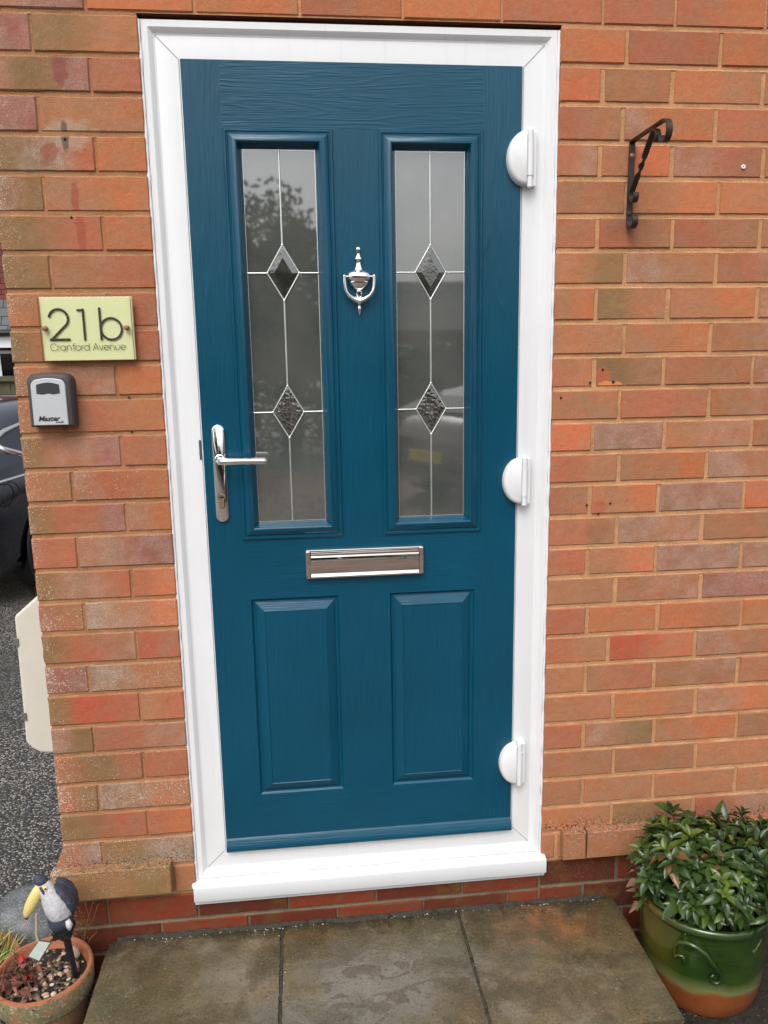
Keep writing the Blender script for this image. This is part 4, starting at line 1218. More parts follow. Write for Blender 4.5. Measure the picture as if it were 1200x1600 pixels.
# withered plant in the pebble pot
wp = thing('withered_plant', P1 + Vector((-.035, -.02, .14)), 'withered plant with crinkled red and brown leaves in the pebble pot', 'plant')
def leafblade(mb, p, d, u, L, Wd, curl=.3, fold=.25, n=4, shape=.55):
    """one leaf blade: p root, d direction, u normal"""
    d = d.normalized(); s_ = d.cross(u).normalized(); u = s_.cross(d).normalized()
    prev = None
    for i in range(n + 1):
        f = i / n
        wv_ = Wd * math.sin(PI * min(1, f ** shape)) ** .8 if 0 < f < 1 else Wd * .06
        c = p + d * (L * f) - u * (curl * L * f * f)
        row = [mb.vert(c - s_ * wv_ + u * (fold * wv_)), mb.vert(c), mb.vert(c + s_ * wv_ + u * (fold * wv_))]
        if prev:
            mb.face((prev[0], prev[1], row[1], row[0])); mb.face((prev[1], prev[2], row[2], row[1]))
        prev = row
def rv(k=1.0): return Vector((rnd.gauss(0, 1), rnd.gauss(0, 1), rnd.gauss(0, 1))).normalized() * k
b = MB(); bs_ = MB()
M_dry = simple('dead_stem', (.22, .12, .07), .8, var=.3, vs=90)
for i in range(90):
    p = P1 + Vector((-.045 + rnd.gauss(0, .020), -.015 + rnd.gauss(0, .024), .150 + rnd.uniform(0, .022)))
    b.cur = rnd.choice((0, 1, 1, 2, 2, 2, 2))
    leafblade(b, p, rv() + Vector((0, 0, .2)), rv(), rnd.uniform(.012, .026), rnd.uniform(.004, .009), curl=rnd.uniform(.3, 1.2), fold=rnd.uniform(.2, 1.2), n=4)
b.build('withered_leaves', [simple('red_leaf', (.45, .03, .03), .6, var=.4, vs=80), simple('pinkbrown_leaf', (.30, .10, .075), .7, var=.4, vs=80), simple('brown_leaf', (.13, .065, .035), .8, var=.4, vs=80)], wp, smooth=180, recalc=False)
for i in range(16):
    p = P1 + Vector((-.02 + rnd.gauss(0, .028), -.01 + rnd.gauss(0, .03), .143)); d = Vector((rnd.uniform(-.8, .8), rnd.uniform(-.6, .4), rnd.uniform(.15, .9))).normalized(); L_ = rnd.uniform(.03, .085)
    bs_.tube([p, p + d * L_ * .5 + rv(.003), p + d * L_ + rv(.005)], [.0012, .001, .0006], 5)
bs_.build('dry_stem', M_dry, wp, smooth=60)
# tall dead twigs against the wall
tw_ = MB()
for pts in ([(.060, .100, .12), (.076, .104, .20), (.094, .110, .255), (.104, .112, .295)], [(.084, .106, .225), (.078, .108, .255), (.086, .110, .275)], [(.074, .104, .19), (.094, .106, .215), (.106, .108, .25)], [(.062, .10, .13), (.086, .10, .17), (.10, .10, .185)]):
    pp = [P1 + Vector((a, b_ - .02, c)) for a, b_, c in pts]
    tw_.tube(pp, [.0011, .0009, .0007, .0004][:len(pp)], 5)
    for q in pp[1:]: tw_.tube([q, q + Vector((rnd.uniform(-.01, .01), 0, rnd.uniform(.004, .012)))], [.0006, .0003], 4)
tag(tw_.build('dead_twigs', M_dry, smooth=60), 'thin dead twigs rising between the bird pot and the wall', 'twigs')
# spiky plants
sp_ = thing('spiky_plant', P2 + Vector((0, 0, .05)), 'low tangle of yellow green spiky stems in the shallow bowl behind the bird', 'plant')
b = MB()
for i in range(900):
    a = rnd.random() * 6.283; rr = .135 * math.sqrt(rnd.random())
    if rr * math.sin(a) < -.055 and rnd.random() < .8: continue
    p = P2 + Vector((rr * math.cos(a), rr * math.sin(a), .05 + .045 * rnd.random())); d = Vector((math.cos(a) * rr * 4 + rnd.gauss(0, .5), math.sin(a) * rr * 6 + rnd.gauss(0, .5), rnd.uniform(.3, 1.3))).normalized()
    b.cur = rnd.choice((0, 0, 1, 2))
    leafblade(b, p, d, rv(), rnd.uniform(.025, .060), rnd.uniform(.0012, .0024), curl=rnd.uniform(-.3, .8), fold=.5, n=4)
b.build('spiky_leaves', [simple('yellowgreen_blade', (.34, .36, .10), .55, var=.3, vs=60), simple('green_blade', (.14, .20, .04), .5, var=.3, vs=60), simple('straw_blade', (.50, .40, .18), .7, var=.3, vs=60)], sp_, smooth=180, recalc=False)
# clear plastic cloche behind
def mk_cloche():
    t = NT('scuffed_clear_plastic')
    v = t.obj()
    tr = t.n('BsdfTransparent', {'Color': (.75, .77, .79, 1)})
    pb = t.n('BsdfPrincipled', {'Base Color': (.58, .61, .63, 1), 'Roughness': .25})
    mx = t.n('MixShader', {0: t.map(t.noise(v, 14, 5), 0.3, .7, .06, .32), 1: tr.outputs[0], 2: pb.outputs[0]})
    t.t.links.new(mx.outputs[0], t.out.inputs[0])
    return t.m
b = MB(); prof = [(.150, 0), (.154, .001), (.155, .004), (.149, .006), (.146, .015)] + [(.146 * math.cos(R(a)), .015 + .105 * math.sin(R(a))) for a in range(10, 91, 10)]
b.lathe([(max(.0006, r * .78), z * .72) for r, z in prof], (-.500, .275, GZ + .001), 40)
tag(b.build('plastic_cloche', mk_cloche(), smooth=60), 'scuffed clear plastic garden cloche on the tarmac behind the pots', 'cloche')

# bird ornament
bd = thing('bird_ornament', P1 + Vector((.055, .005, .13)), 'toucan stake ornament with yellow beak and white breast standing in the pebble pot', 'ornament')
M_bw = simple('white_painted_resin', (.66, .67, .72), .55, var=.12, vs=60, bs=.5, bsc=220, bd=.002)
M_bn = simple('slate_blue_resin', (.045, .055, .085), .5, var=.45, vs=120, bs=.5, bsc=220, bd=.002)
def mk_resin(name, base, worn):
    t = NT(name); v = t.obj()
    c = t.mix(base, tuple(x * .6 for x in base), t.map(t.noise(v, 90, 4, .7), .4, .7))
    c = t.mix(c, worn, t.map(t.noise(v, 55, 5, .75), .60, .68, 0, .8))
    t.P(Base_Color=c, Roughness=.6, Normal=t.bump(t.noise(t.obj(scale=(1, 1, .35)), 260, 4, .7), .9, .003)); return t.m
M_bw = mk_resin('white_painted_resin_worn', (.66, .66, .68), (.36, .35, .36))
M_bn = mk_resin('slate_blue_resin_worn', (.045, .055, .085), (.16, .17, .20))
M_by = simple('yellow_beak', (.78, .62, .22), .4, var=.10, vs=80, bs=.1)
M_bk = simple('black_plastic', (.012, .012, .014), .35, var=.3)
by = -.125
b = MB()
b.tube([(-.3170, by, -1.806), (-.3165, by, -1.811), (-.3120, by, -1.820), (-.3060, by - .001, -1.834), (-.2985, by - .003, -1.850), (-.2910, by - .004, -1.868), (-.2850, by - .002, -1.885), (-.2800, by, -1.902), (-.277, by, -1.915)],
       [.006, .0120, .0150, .0180, .0230, .0265, .0260, .0215, .012], 24)
def rough(mb, a=.0009, f=160):
    mb.v = [(x + a * noise.noise(Vector((x * f, y * f, z * f))), y + a * noise.noise(Vector((x * f + 5, y * f, z * f))), z + a * noise.noise(Vector((x * f, y * f + 5, z * f)))) for x, y, z in mb.v]
rough(b)
BB = b.build('bird_body', M_bw, bd, smooth=180)
b = MB(); b.ball((-.3200, by + .001, -1.8055), .0145, 16, 10, sx=1.15, sy=1.0, sz=.72, M=Matrix.Rotation(R(25), 3, 'Y')); b.build('head_cap', M_bn, bd, smooth=180)
# eye patch and eye
b = MB(); b.ball((-.3080, by - .0125, -1.8170), .0060, 14, 8, sy=.5); b.build('eye_patch', M_by, bd, smooth=180)
b = MB(); b.ball((-.3062, by - .0160, -1.8165), .0023, 10, 8, sy=.7); b.build('eye', M_bk, bd, smooth=180)
b = MB(); b.tube([(-.3200, by - .004, -1.8160), (-.3270, by - .006, -1.828), (-.3370, by - .007, -1.846), (-.3470, by - .008, -1.864), (-.3535, by - .008, -1.878), (-.3560, by - .008, -1.886), (-.3565, by - .008, -1.890)], [.010, .0122, .0132, .0118, .0088, .0056, .002], 18, flat=(.8, 1.0), upv=(0, 1, 0))
b.build('beak', M_by, bd, smooth=180)
b = MB(); b.ball((-.3555, by - .008, -1.8885), .0052, 10, 8, sz=.8); b.build('beak_tip', M_bk, bd, smooth=180)
b = MB(); b.tube([(-.3180, by - .012, -1.8130), (-.3110, by - .0155, -1.8240), (-.3090, by - .0150, -1.8330)], [.003, .0035, .002], 10); b.build('beak_edge', M_bn, bd, smooth=180)
for s_, yy in ((1, .006), (-1, .026)):
    b = MB(); b.tube([(-.2950, by + yy, -1.822), (-.2850, by + yy - .001, -1.832), (-.2740, by + yy, -1.848), (-.2650, by + yy, -1.867), (-.2600, by + yy, -1.884), (-.2580, by + yy, -1.897)], [.005, .0125, .0170, .0165, .0120, .004], 16, flat=(1.15, .75), upv=(0, 1, 0))
    rough(b, .0018, 130)
    b.build('wing', M_bn, bd, smooth=180)
b = MB(); b.tube([(-.2900, by, -1.886), (-.2860, by - .001, -1.897), (-.2840, by - .001, -1.912), (-.2825, by, -1.926)], [.020, .0270, .0260, .0205], 24); b.build('lower_body', M_bn, bd, smooth=180)
b = MB(); b.tube([(-.2660, by - .018, -1.896), (-.2615, by - .020, -1.908), (-.2630, by - .018, -1.920)], [.005, .0075, .004], 12); b.build('chipped_paint', M_bw, bd, smooth=180)
b = MB(); b.tube([(-.3280, by + .012, -1.862), (-.3140, by + .006, -1.872), (-.3050, by, -1.882)], [.003, .006, .004], 10); b.build('foot', M_bn, bd, smooth=180)
b = MB(); b.tube([(-.2830, by, -1.925), (-.2800, by, -1.934), (-.2790, by, -1.942), (-.277, by, -1.956)], [.0265, .0265, .017, .012], 6); b.box(-.2990, -.2620, by - .024, by + .018, -1.940, -1.933)
b.build('stake_socket', M_bk, bd, smooth=30)
b = MB(); b.tube([(-.2780, by, -1.95), (-.2700, by + .002, -2.03), (-.2665, by + .003, -2.085)], [.0088, .0075, .006], 4); b.build('stake', M_bk, bd)
M_legw = simple('bare_twig', (.42, .35, .25), .7, var=.3, vs=90)
b = MB(); b.tube([(-.3330, by - .01, -1.880), (-.3350, by - .01, -1.905), (-.3370, by - .012, -1.930), (-.3330, by - .01, -1.965)], [.0026, .003, .0034, .004], 8); b.build('perch_twig', M_legw, bd, smooth=60)
# little solar panel on its bracket
b = MB()
C4 = [Vector((-.3330, by - .012, -1.944)), Vector((-.3050, by - .014, -1.9500)), Vector((-.3290, by - .036, -1.9820)), Vector((-.3555, by - .032, -1.9700))]
nn = (C4[1] - C4[0]).cross(C4[3] - C4[0]).normalized()
if nn.y > 0: nn = -nn
bk = [b.vert(p) for p in C4]; bk2 = [b.vert(p - nn * .004) for p in C4]
b.face(bk); b.face(bk2[::-1])
for k in range(4): b.face((bk[k], bk2[k], bk2[(k+1) % 4], bk[(k+1) % 4]))
SPN = b.build('solar_panel', M_bk, bd)
b = MB(); cc = sum(C4, Vector()) / 4
b.face([b.vert(cc + (p - cc) * .86 + nn * .0006) for p in C4]); b.build('solar_cell', simple('hazed_solar_cell', (.34, .40, .33), .25, var=.15, vs=120), SPN, recalc=False)
b = MB()
for i in range(6): b.ball((-.3050 + .006 * i, by - .012 + .002 * i, -1.948 - .001 * (i % 2)), .004, 8, 6, sz=.8)
b.build('panel_joint', M_bk, bd, smooth=60)

# ---------------------------------------------------------------- green glazed pot and its shrub
GP = Vector((1.222, -.160, GZ))
gp_ = thing('glazed_pot', GP, 'green glazed pot with bare terracotta foot and scrolled handle beside the doorstep', 'plant pot')
b = MB()
gpf = [(.001, 0), (.112, 0), (.120, .003), (.127, .012), (.134, .04), (.140, .08), (.1435, .12), (.1455, .16), (.146, .20), (.1455, .222), (.147, .228), (.1525, .232), (.1550, .238), (.1545, .246), (.151, .251), (.146, .252), (.141, .249), (.1385, .242), (.137, .225), (.136, .19)]
b.lathe(gpf, GP, 72, wob=.0012, seed=3)
b.build('pot_body', mk_glaze(), gp_, smooth=50)
# pale inner liner
b = MB(); b.lathe([(.1375, .214), (.1370, .236), (.1352, .2375), (.1340, .236), (.133, .20)], GP, 60); b.build('inner_pot', simple('blue_grey_liner', (.20, .27, .30), .5), gp_, smooth=50)
b = MB(); b.lathe([(.133, .215), (.08, .222), (.001, .225)], GP, 30); b.build('soil', M_soil, gp_, smooth=60)
M_gl = bpy.data.materials['green_glaze']
def on_pot(ang, z, off):
    r = .146 if z > .1 else .14
    return GP + Vector(((r + off) * math.cos(ang), (r + off) * math.sin(ang), z))
b = MB()
hp_ = [(-133.0, .150, .003), (-132, .158, .004), (-134, .168, .004), (-138, .167, .004), (-141, .156, .004), (-141.5, .172, .006), (-140, .192, .010), (-136, .208, .013), (-130, .217, .016), (-123, .214, .017), (-116, .200, .015), (-111, .180, .012), (-106, .160, .008), (-102, .143, .004), (-101.5, .128, .003), (-105, .120, .003), (-109.5, .124, .003), (-110, .136, .003), (-107.5, .143, .003)]
b.tube([on_pot(R(a), z, o_) for a, z, o_ in hp_], [.003, .0034, .0038, .004, .0042, .0046, .005, .0053, .0055, .0056, .0055, .0053, .005, .0048, .0045, .0042, .004, .0036, .003], 12)
b.build('scroll_handle', M_gl, gp_, smooth=180)
b = MB()
mk = [(-72, .190), (-71, .194), (-70, .190), (-70.5, .186), (-69, .193), (-67.5, .197), (-67.8, .191), (-66, .199), (-64.5, .203), (-65, .197), (-62.5, .206), (-60.5, .209)]
b.tube([on_pot(R(a), z, .0006) for a, z in mk], .0009, 6)
b.build('scratched_mark', simple('pale_scratch', (.10, .15, .05), .3), gp_, smooth=60)
SH = GP + Vector((0, 0, .23))
sh = thing('leafy_shrub', SH, 'bushy evergreen with dark glossy leaves in rosettes growing from the green pot', 'shrub')
fo = MB(); stm = MB()
rnd = random.Random(21)
CR = GP + Vector((.020, .002, .314))
tips = []
tries = 0
while len(tips) < 125 and tries < 6000:
    tries += 1
    d = rv()
    if d.z < -.55: continue
    rad = rnd.uniform(.62, 1.0)
    q = CR + Vector((d.x * .200, d.y * .160, d.z * .108)) * rad
    q += (q - CR) * .38 * noise.noise(q * 8) + Vector((0, 0, .02 * noise.noise(q * 9)))
    if q.y > -.025: continue
    if q.z < GZ + .262 + .25 * max(0, -q.y - .22): continue
    if all((q - t[0]).length > .027 for t in tips): tips.append((q, d))
for q, d in tips:
    base = GP + Vector((rnd.uniform(-.07, .07), rnd.uniform(-.06, .06), .222))
    mid = (base + q) / 2 + Vector((0, 0, .02)) + (q - base).cross(rv()) * .08
    p1 = q - (d * .5 + Vector((0, 0, .5))) * .02
    stm.tube([base, mid, p1, q], [.0022, .0020, .0016, .0012], 5)
    ax = (d * .65 + Vector((0, 0, .75)) + rv(.25)).normalized()
    young = rnd.random() < .34
    bronze = rnd.random() < .05
    nl = rnd.randint(8, 13)
    a0 = rnd.random() * 6.28
    sx_ = ax.orthogonal().normalized(); sy_ = ax.cross(sx_)
    size = rnd.uniform(.75, 1.2)
    for i in range(nl):
        f = i / nl
        a = a0 + i * 2.4
        rdir = sx_ * math.cos(a) + sy_ * math.sin(a)
        tilt = .95 - .75 * f
        dd = rdir * math.sin(tilt * 1.5) + ax * math.cos(tilt * 1.5) + Vector((0, 0, -.12))
        L_ = (.051 - .027 * f) * rnd.uniform(.8, 1.15) * size
        Wd = L_ * rnd.uniform(.17, .25)
        k = rnd.uniform(.7, 1.25)
        if young and f > .5: c = (2.4 * k, 1.9 * k, 1.2 * k)
        elif bronze and f < .5: c = (4.2 * k, 1.1 * k, 1.3 * k)
        elif rnd.random() < .02: c = (3.0, 1.5, 1.0)
        else: c = (k, k, k)
        fo.k1 = c
        leafblade(fo, q - ax * (.020 * (1 - f)), dd, (ax + rdir * .2), L_, Wd, curl=rnd.uniform(.05, .6), fold=rnd.uniform(.2, 1.0), n=6, shape=1.1)
# loose lower leaves filling the inside
for i in range(480):
    d = rv(); q = CR + Vector((d.x * .19, d.y * .155, d.z * .11)) * rnd.uniform(.3, .9)
    if q.y > -.02 or q.z < GZ + .235: continue
    k = rnd.uniform(.5, 1.0); fo.k1 = (k, k, k)
    leafblade(fo, q, d + Vector((0, 0, -.2)) + rv(.6), Vector((0, 0, 1)) + rv(.5), rnd.uniform(.028, .050), rnd.uniform(.006, .010), curl=.3, fold=.3, n=5, shape=.8)
M_shrub = mk_leaf('dark_glossy_leaf', (.022, .052, .011), (.050, .090, .022), .25)
fo.build('foliage', M_shrub, sh, smooth=180, recalc=False, merge=False)
stm.build('stems', simple('green_brown_stem', (.07, .055, .03), .6, var=.3), sh, smooth=60)
# fallen brown leaf caught at the edge of the shrub
b = MB()
for i in range(7):
    q = Vector((1.055 + .012 * rnd.random(), -.14 + .03 * rnd.random(), -1.885 - .016 * i)); leafblade(b, q, rv() + Vector((-.4, 0, -.4)), rv(), .028, .008, curl=.8, fold=.6)
b.build('withered_leaves', simple('pale_brown_leaf', (.25, .13, .08), .7, var=.4, vs=80), sh, smooth=180, recalc=False)

# ---------------------------------------------------------------- car parked on the drive, and another one behind the viewer
def mk_paint(name, c):
    t = NT(name); v = t.obj()
    t.P(Base_Color=t.mix(c, tuple(x * .8 for x in c), t.noise(v, 2, 3)), Roughness=.16, Specular_IOR_Level=.6, Coat_Weight=1.0, Coat_Roughness=.04)
    t.P(Normal=t.bump(t.noise(v, 600, 2), .02, .0005)); return t.m
M_cglass = simple('car_glass', (.004, .005, .005), .03, spec=.4, var=.1)
M_trim = mk_chrome('car_trim', .16, (.78, .77, .75))
M_tyre = simple('tyre', (.018, .018, .018), .8, var=.3)
M_alloy = mk_chrome('alloy', .3, (.5, .5, .5))
def car(name, origin, head, paint, label, group, plate=None):
    """origin: ground point below the right rear wheel's outer face; head: heading"""
    h = Vector(head).normalized(); lft = Vector((-h.y, h.x, 0))
    HW = .86
    O = Vector(origin) + lft * HW           # centre line over the rear axle
    def T(X, Y, Z): return O + h * X + lft * Y + Vector((0, 0, Z))
    t = thing(name, O + h * 1.3, label, 'car', group)
    # stations: X, half width low, belt height, top height, cabin half width at the top (0 = no cabin)
    St = [(-.74, .60, .50, .66, 0), (-.72, .72, .60, .80, 0), (-.66, .80, .80, .93, 0), (-.52, .835, .86, .98, .50), (-.30, .85, .88, 1.10, .56), (-.05, .86, .89, 1.20, .585), (.3, .86, .90, 1.28, .60), (.9, .86, .90, 1.29, .61), (1.4, .86, .90, 1.24, .60), (1.8, .86, .90, 1.10, .62), (2.12, .86, .90, .97, 0), (2.5, .85, .86, .92, 0), (3.0, .82, .78, .84, 0), (3.25, .76, .70, .76, 0), (3.38, .62, .58, .64, 0)]
    secs = []
    for X, w_, bz, tz, cw in St:
        lowz = .20 if -.6 < X < 3.2 else .32
        if cw: half = [(w_ * .90, lowz), (w_ * .985, lowz + .12), (w_, .55), (w_ * .995, bz - .08), (w_ * .965, bz), (w_ * .93, bz + .03), (cw + .06, tz - .07), (cw * .95, tz - .02), (cw * .5, tz), (0.0, tz + .008)]
        else: half = [(w_ * .90, lowz), (w_ * .985, lowz + .12), (w_, (lowz + bz) / 2 + .04), (w_ * .99, bz - .08), (w_ * .95, bz), (w_ * .90, bz + (tz - bz) * .35), (w_ * .78, bz + (tz - bz) * .7), (w_ * .6, tz - .01), (w_ * .3, tz), (0.0, tz + .004)]
        secs.append((X, half))
    b = MB(); rings = []
    for X, half in secs:
        full = [(-y, z) for y, z in half] + [(y, z) for y, z in half[-2::-1]]
        rings.append([b.vert(T(X, y, z)) for y, z in full])
    n = len(rings[0])
    gl = MB(); glr = {}
    for i in range(len(rings) - 1):
        for k in range(n - 1):
            b.face((rings[i][k], rings[i+1][k], rings[i+1][k+1], rings[i][k+1]))
        b.face((rings[i][n-1], rings[i+1][n-1], rings[i+1][0], rings[i][0]))
    b.face(rings[0]); b.face(rings[-1][::-1])
    body = b.build('body', paint, t, smooth=50)
    def surf(X, s_, f):
        """point on the side glass plane at X, f=0 belt .. 1 roof; s_=-1 right side, +1 left"""
        for (Xa, ha), (Xb, hb) in zip(secs, secs[1:]):
            if Xa <= X <= Xb:
                q = (X - Xa) / (Xb - Xa)
                y0_, z0_ = [ha[5][i] * (1-q) + hb[5][i] * q for i in (0, 1)]; y1_, z1_ = [ha[6][i] * (1-q) + hb[6][i] * q for i in (0, 1)]
                return y0_ * (1-f) + y1_ * f, z0_ * (1-f) + z1_ * f
    for s_ in (-1, 1):
        # side glass with a rounded, forward leaning rear corner
        def WP(X, Z, off=.004):
            y0_, z0_ = surf(X, s_, 0); y1_, z1_ = surf(X, s_, 1)
            f = (Z - z0_) / (z1_ - z0_)
            return T(X, s_ * (y0_ + (y1_ - y0_) * f + off), Z)
        outl = [(-.15, .930), (-.22, .950), (-.295, .990), (-.300, 1.020), (-.255, 1.060), (-.18, 1.095), (-.08, 1.125), (.05, 1.155), (.3, 1.195), (.9, 1.205), (1.3, 1.175), (1.55, 1.09), (1.75, .99), (1.78, .955), (1.2, .940), (.3, .935)]
        g_ = MB(); cid = g_.vert(WP(.5, 1.1, .003)); ids = [g_.vert(WP(x, z, .003)) for x, z in outl]
        for k in range(len(ids)): g_.face((cid, ids[k], ids[(k+1) % len(ids)]))
        g_.build('side_window', M_cglass, t, recalc=True)
        g_ = MB(); g_.tube([WP(x, z, .008) for x, z in outl] + [WP(*outl[0], .008)], [.020, .024, .023, .021, .020, .018, .014, .010, .009, .009, .009, .009, .009, .009, .009, .009, .015], 8)
        g_.build('window_trim', M_trim, t, smooth=60)
        g_ = MB(); g_.tube([T(x, s_ * .862 * (1 if x > -.5 else .985), z) for x, z in ((-.62, .815), (-.3, .835), (.5, .845), (1.4, .85), (2.1, .845))], .011, 8); g_.build('belt_trim', M_trim, t, smooth=60)
        if s_ == -1:
            g_ = MB(); g_.tube([T(-.49 + .085 * math.cos(a * PI / 12), -.866, .735 + .075 * math.sin(a * PI / 12)) for a in range(25)], .0035, 6, cap=False); g_.build('fuel_flap', M_black, t, smooth=60)
        # wheels
        for X in (0, 2.6):
            wy = s_ * (HW - .09)
            ar = MB()
            ar.tube([T(X + .37 * math.cos(a * PI / 18), s_ * (HW + .002), .33 + .37 * math.sin(a * PI / 18)) for a in range(-3, 22)], .012, 8); 
            c_ = ar.vert(T(X, s_ * (HW + .0015), .33)); pr_ = [ar.vert(T(X + .365 * math.cos(a * PI / 18), s_ * (HW + .0015), .33 + .365 * math.sin(a * PI / 18))) for a in range(-5, 24)]
            for k in range(len(pr_) - 1): ar.face((c_, pr_[k], pr_[k+1]))
            ar.build('wheel_arch', M_black, t, smooth=60)
            wh = MB(); rings = []
            for r_, dy in ((.20, -.02), (.215, .008), (.30, .016), (.325, .004), (.33, -.03), (.33, -.19), (.28, -.20)):
                rings.append([wh.vert(T(X + r_ * math.cos(a * PI / 18), s_ * (HW + dy + .004), .33 + r_ * math.sin(a * PI / 18))) for a in range(36)])
            for a_, b_ in zip(rings, rings[1:]):
                for k in range(36): wh.face((a_[k], a_[(k+1) % 36], b_[(k+1) % 36], b_[k]))
            WH = wh.build('wheel', M_tyre, t, smooth=50)
            rm = MB(); c_ = rm.vert(T(X, s_ * (HW + .006), .33)); dk = []
            for k in range(10):
                a = 2 * PI * k / 10
                p1, p2 = a - .13, a + .13
                rm.face([rm.vert(T(X + r_ * math.cos(q), s_ * (HW + .010), .33 + r_ * math.sin(q))) for r_, q in ((.04, p1 - .2), (.205, p1), (.205, p2), (.04, p2 + .2))])
            rm.build('rim', M_alloy, WH, recalc=False)
        dr = MB(); dr.tube([T(x, s_ * .8635, z) for x, z in ((.45, .90), (.47, .55), (.50, .30), (1.55, .27), (1.62, .6), (1.66, .88))], .0035, 6); dr.build('door_seam', M_black, t)
        hd = MB(); hd.tube([T(.56, s_ * .875, .80), T(.76, s_ * .875, .80)], .012, 8); hd.build('door_handle', M_trim, t, smooth=60)
        tl = MB(); tl.ball(T(-.665, s_ * .66, .78), .085, 12, 8, sx=.7, sy=1.1, sz=.9); tl.build('tail_light', simple('tail_red', (.35, .01, .01), .15, var=.1), t, smooth=60)
        hl = MB(); hl.ball(T(3.22, s_ * .56, .66), .085, 12, 8, sx=.8, sy=1.2, sz=.8); hl.build('headlight', M_trim, t, smooth=60)
        mr = MB(); mr.ball(T(1.62, s_ * .98, .98), .075, 12, 8, sx=.7, sy=1.3, sz=.8); mr.build('wing_mirror', paint, t, smooth=60)
    # windscreens
    for pts in ([(-.57, .66, .985), (-.57, -.66, .985), (-.27, -.50, 1.125), (-.27, .50, 1.125)], [(2.08, .72, .985), (2.08, -.72, .985), (1.50, -.54, 1.22), (1.50, .54, 1.22)]):
        g_ = MB(); sg = -.012 if pts[0][0] < 0 else .012
        g_.face([g_.vert(T(x + sg * 2, y, z + .012)) for x, y, z in pts]); g_.build('windscreen', M_cglass, t, recalc=False)
    if plate:
        py = MB(); py.box(-.26, .26, -.006, 0, -.056, .056)
        M_pl = simple('yellow_plate', (.75, .52, .02), .35, var=.03)
        def pp(a, b_, c): return T(-.755 - c, -a, .55 + b_)
        py.v = [tuple(T(-.748 + y, -x, .55 + z)) for x, y, z in py.v]
        PL = py.build('number_plate', M_pl, t)
        text_mesh(plate, .105, 0, 0, 0, M_ink, PL, 'plate_lettering', sx=.82, rt=lambda a, b_, c: pp(a - .225, b_ - .037, c + .0008))
    return t
car('parked_car', Vector((-1.364, 3.765, GZ)), (.31, .95, 0), mk_paint('navy_paint', (.003, .003, .013)), 'dark navy car with chrome window trim parked beyond the corner of the house', None)
hd_ = Vector((.88, -.47, 0))
lf_ = Vector((-hd_.y, hd_.x, 0))
pc_ = Vector((1.55, -6.1, GZ))
car('maroon_car', pc_ + hd_ * .75 - lf_ * .86, hd_, mk_paint('maroon_paint', (.09, .03, .022)), 'maroon car with yellow number plate mirrored in the right glass pane', None, plate='KU14 ETT')

# ---------------------------------------------------------------- fence and house beyond the car
fn = thing('garden_fence', (-4, 8, GZ), 'weathered green wooden fence behind the parked car', 'fence')
M_wood = simple('green_stained_boards', (.085, .085, .045), .85, var=.5, vs=9, bs=.5, bsc=40, bd=.004)
for i in range(34):
    x = -8 + i * .15
    if x > -2.9 + .2: break
    b = MB(); b.box(x, x + .143, 8, 8.02, GZ, -.86 + random.uniform(-.01, .01)); b.build('fence_board', M_wood, fn)
b = MB(); b.box(-8.02, -2.65, 7.955, 8.035, -.86, -.80); b.build('top_rail', M_wood, fn)
b = MB(); b.box(-8.0, -2.65, 7.95, 7.999, -1.12, -1.03); b.build('fence_rail', M_wood, fn)
for x in (-7.9, -6.1, -4.3, -2.75):
    b = MB(); b.box(x, x + .1, 7.92, 8.05, GZ, -.78); b.build('fence_post', M_wood, fn)
def mk_courses(name, c1, c2, mort, sx, sz, off=.5):
    t = NT(name)
    v = t.obj(rot=(R(90), 0, 0))
    bt = t.n('TexBrick', {'Vector': v, 'Color1': c1, 'Color2': c2, 'Mortar': mort, 'Scale': 1.0, 'Mortar Size': .008, 'Bias': 0.0, 'Brick Width': sx, 'Row Height': sz})
    bt.offset = off
    t.P(Base_Color=t.mix(bt.outputs['Color'], (.05, .04, .035), t.map(t.noise(t.obj(), 3, 5), .5, .8, 0, .5)), Roughness=.85)
    t.P(Normal=t.bump(bt.outputs['Fac'], -.6, .02)); return t.m
M_fb = mk_courses('far_brick', (.26, .08, .05), (.20, .06, .04), (.30, .24, .18), .225, .075)
M_tile = mk_courses('hung_tiles', (.22, .05, .035), (.15, .04, .03), (.02, .015, .012), .17, .10)
M_slate = mk_courses('grey_slates', (.13, .14, .15), (.09, .10, .11), (.02, .02, .02), .25, .16)
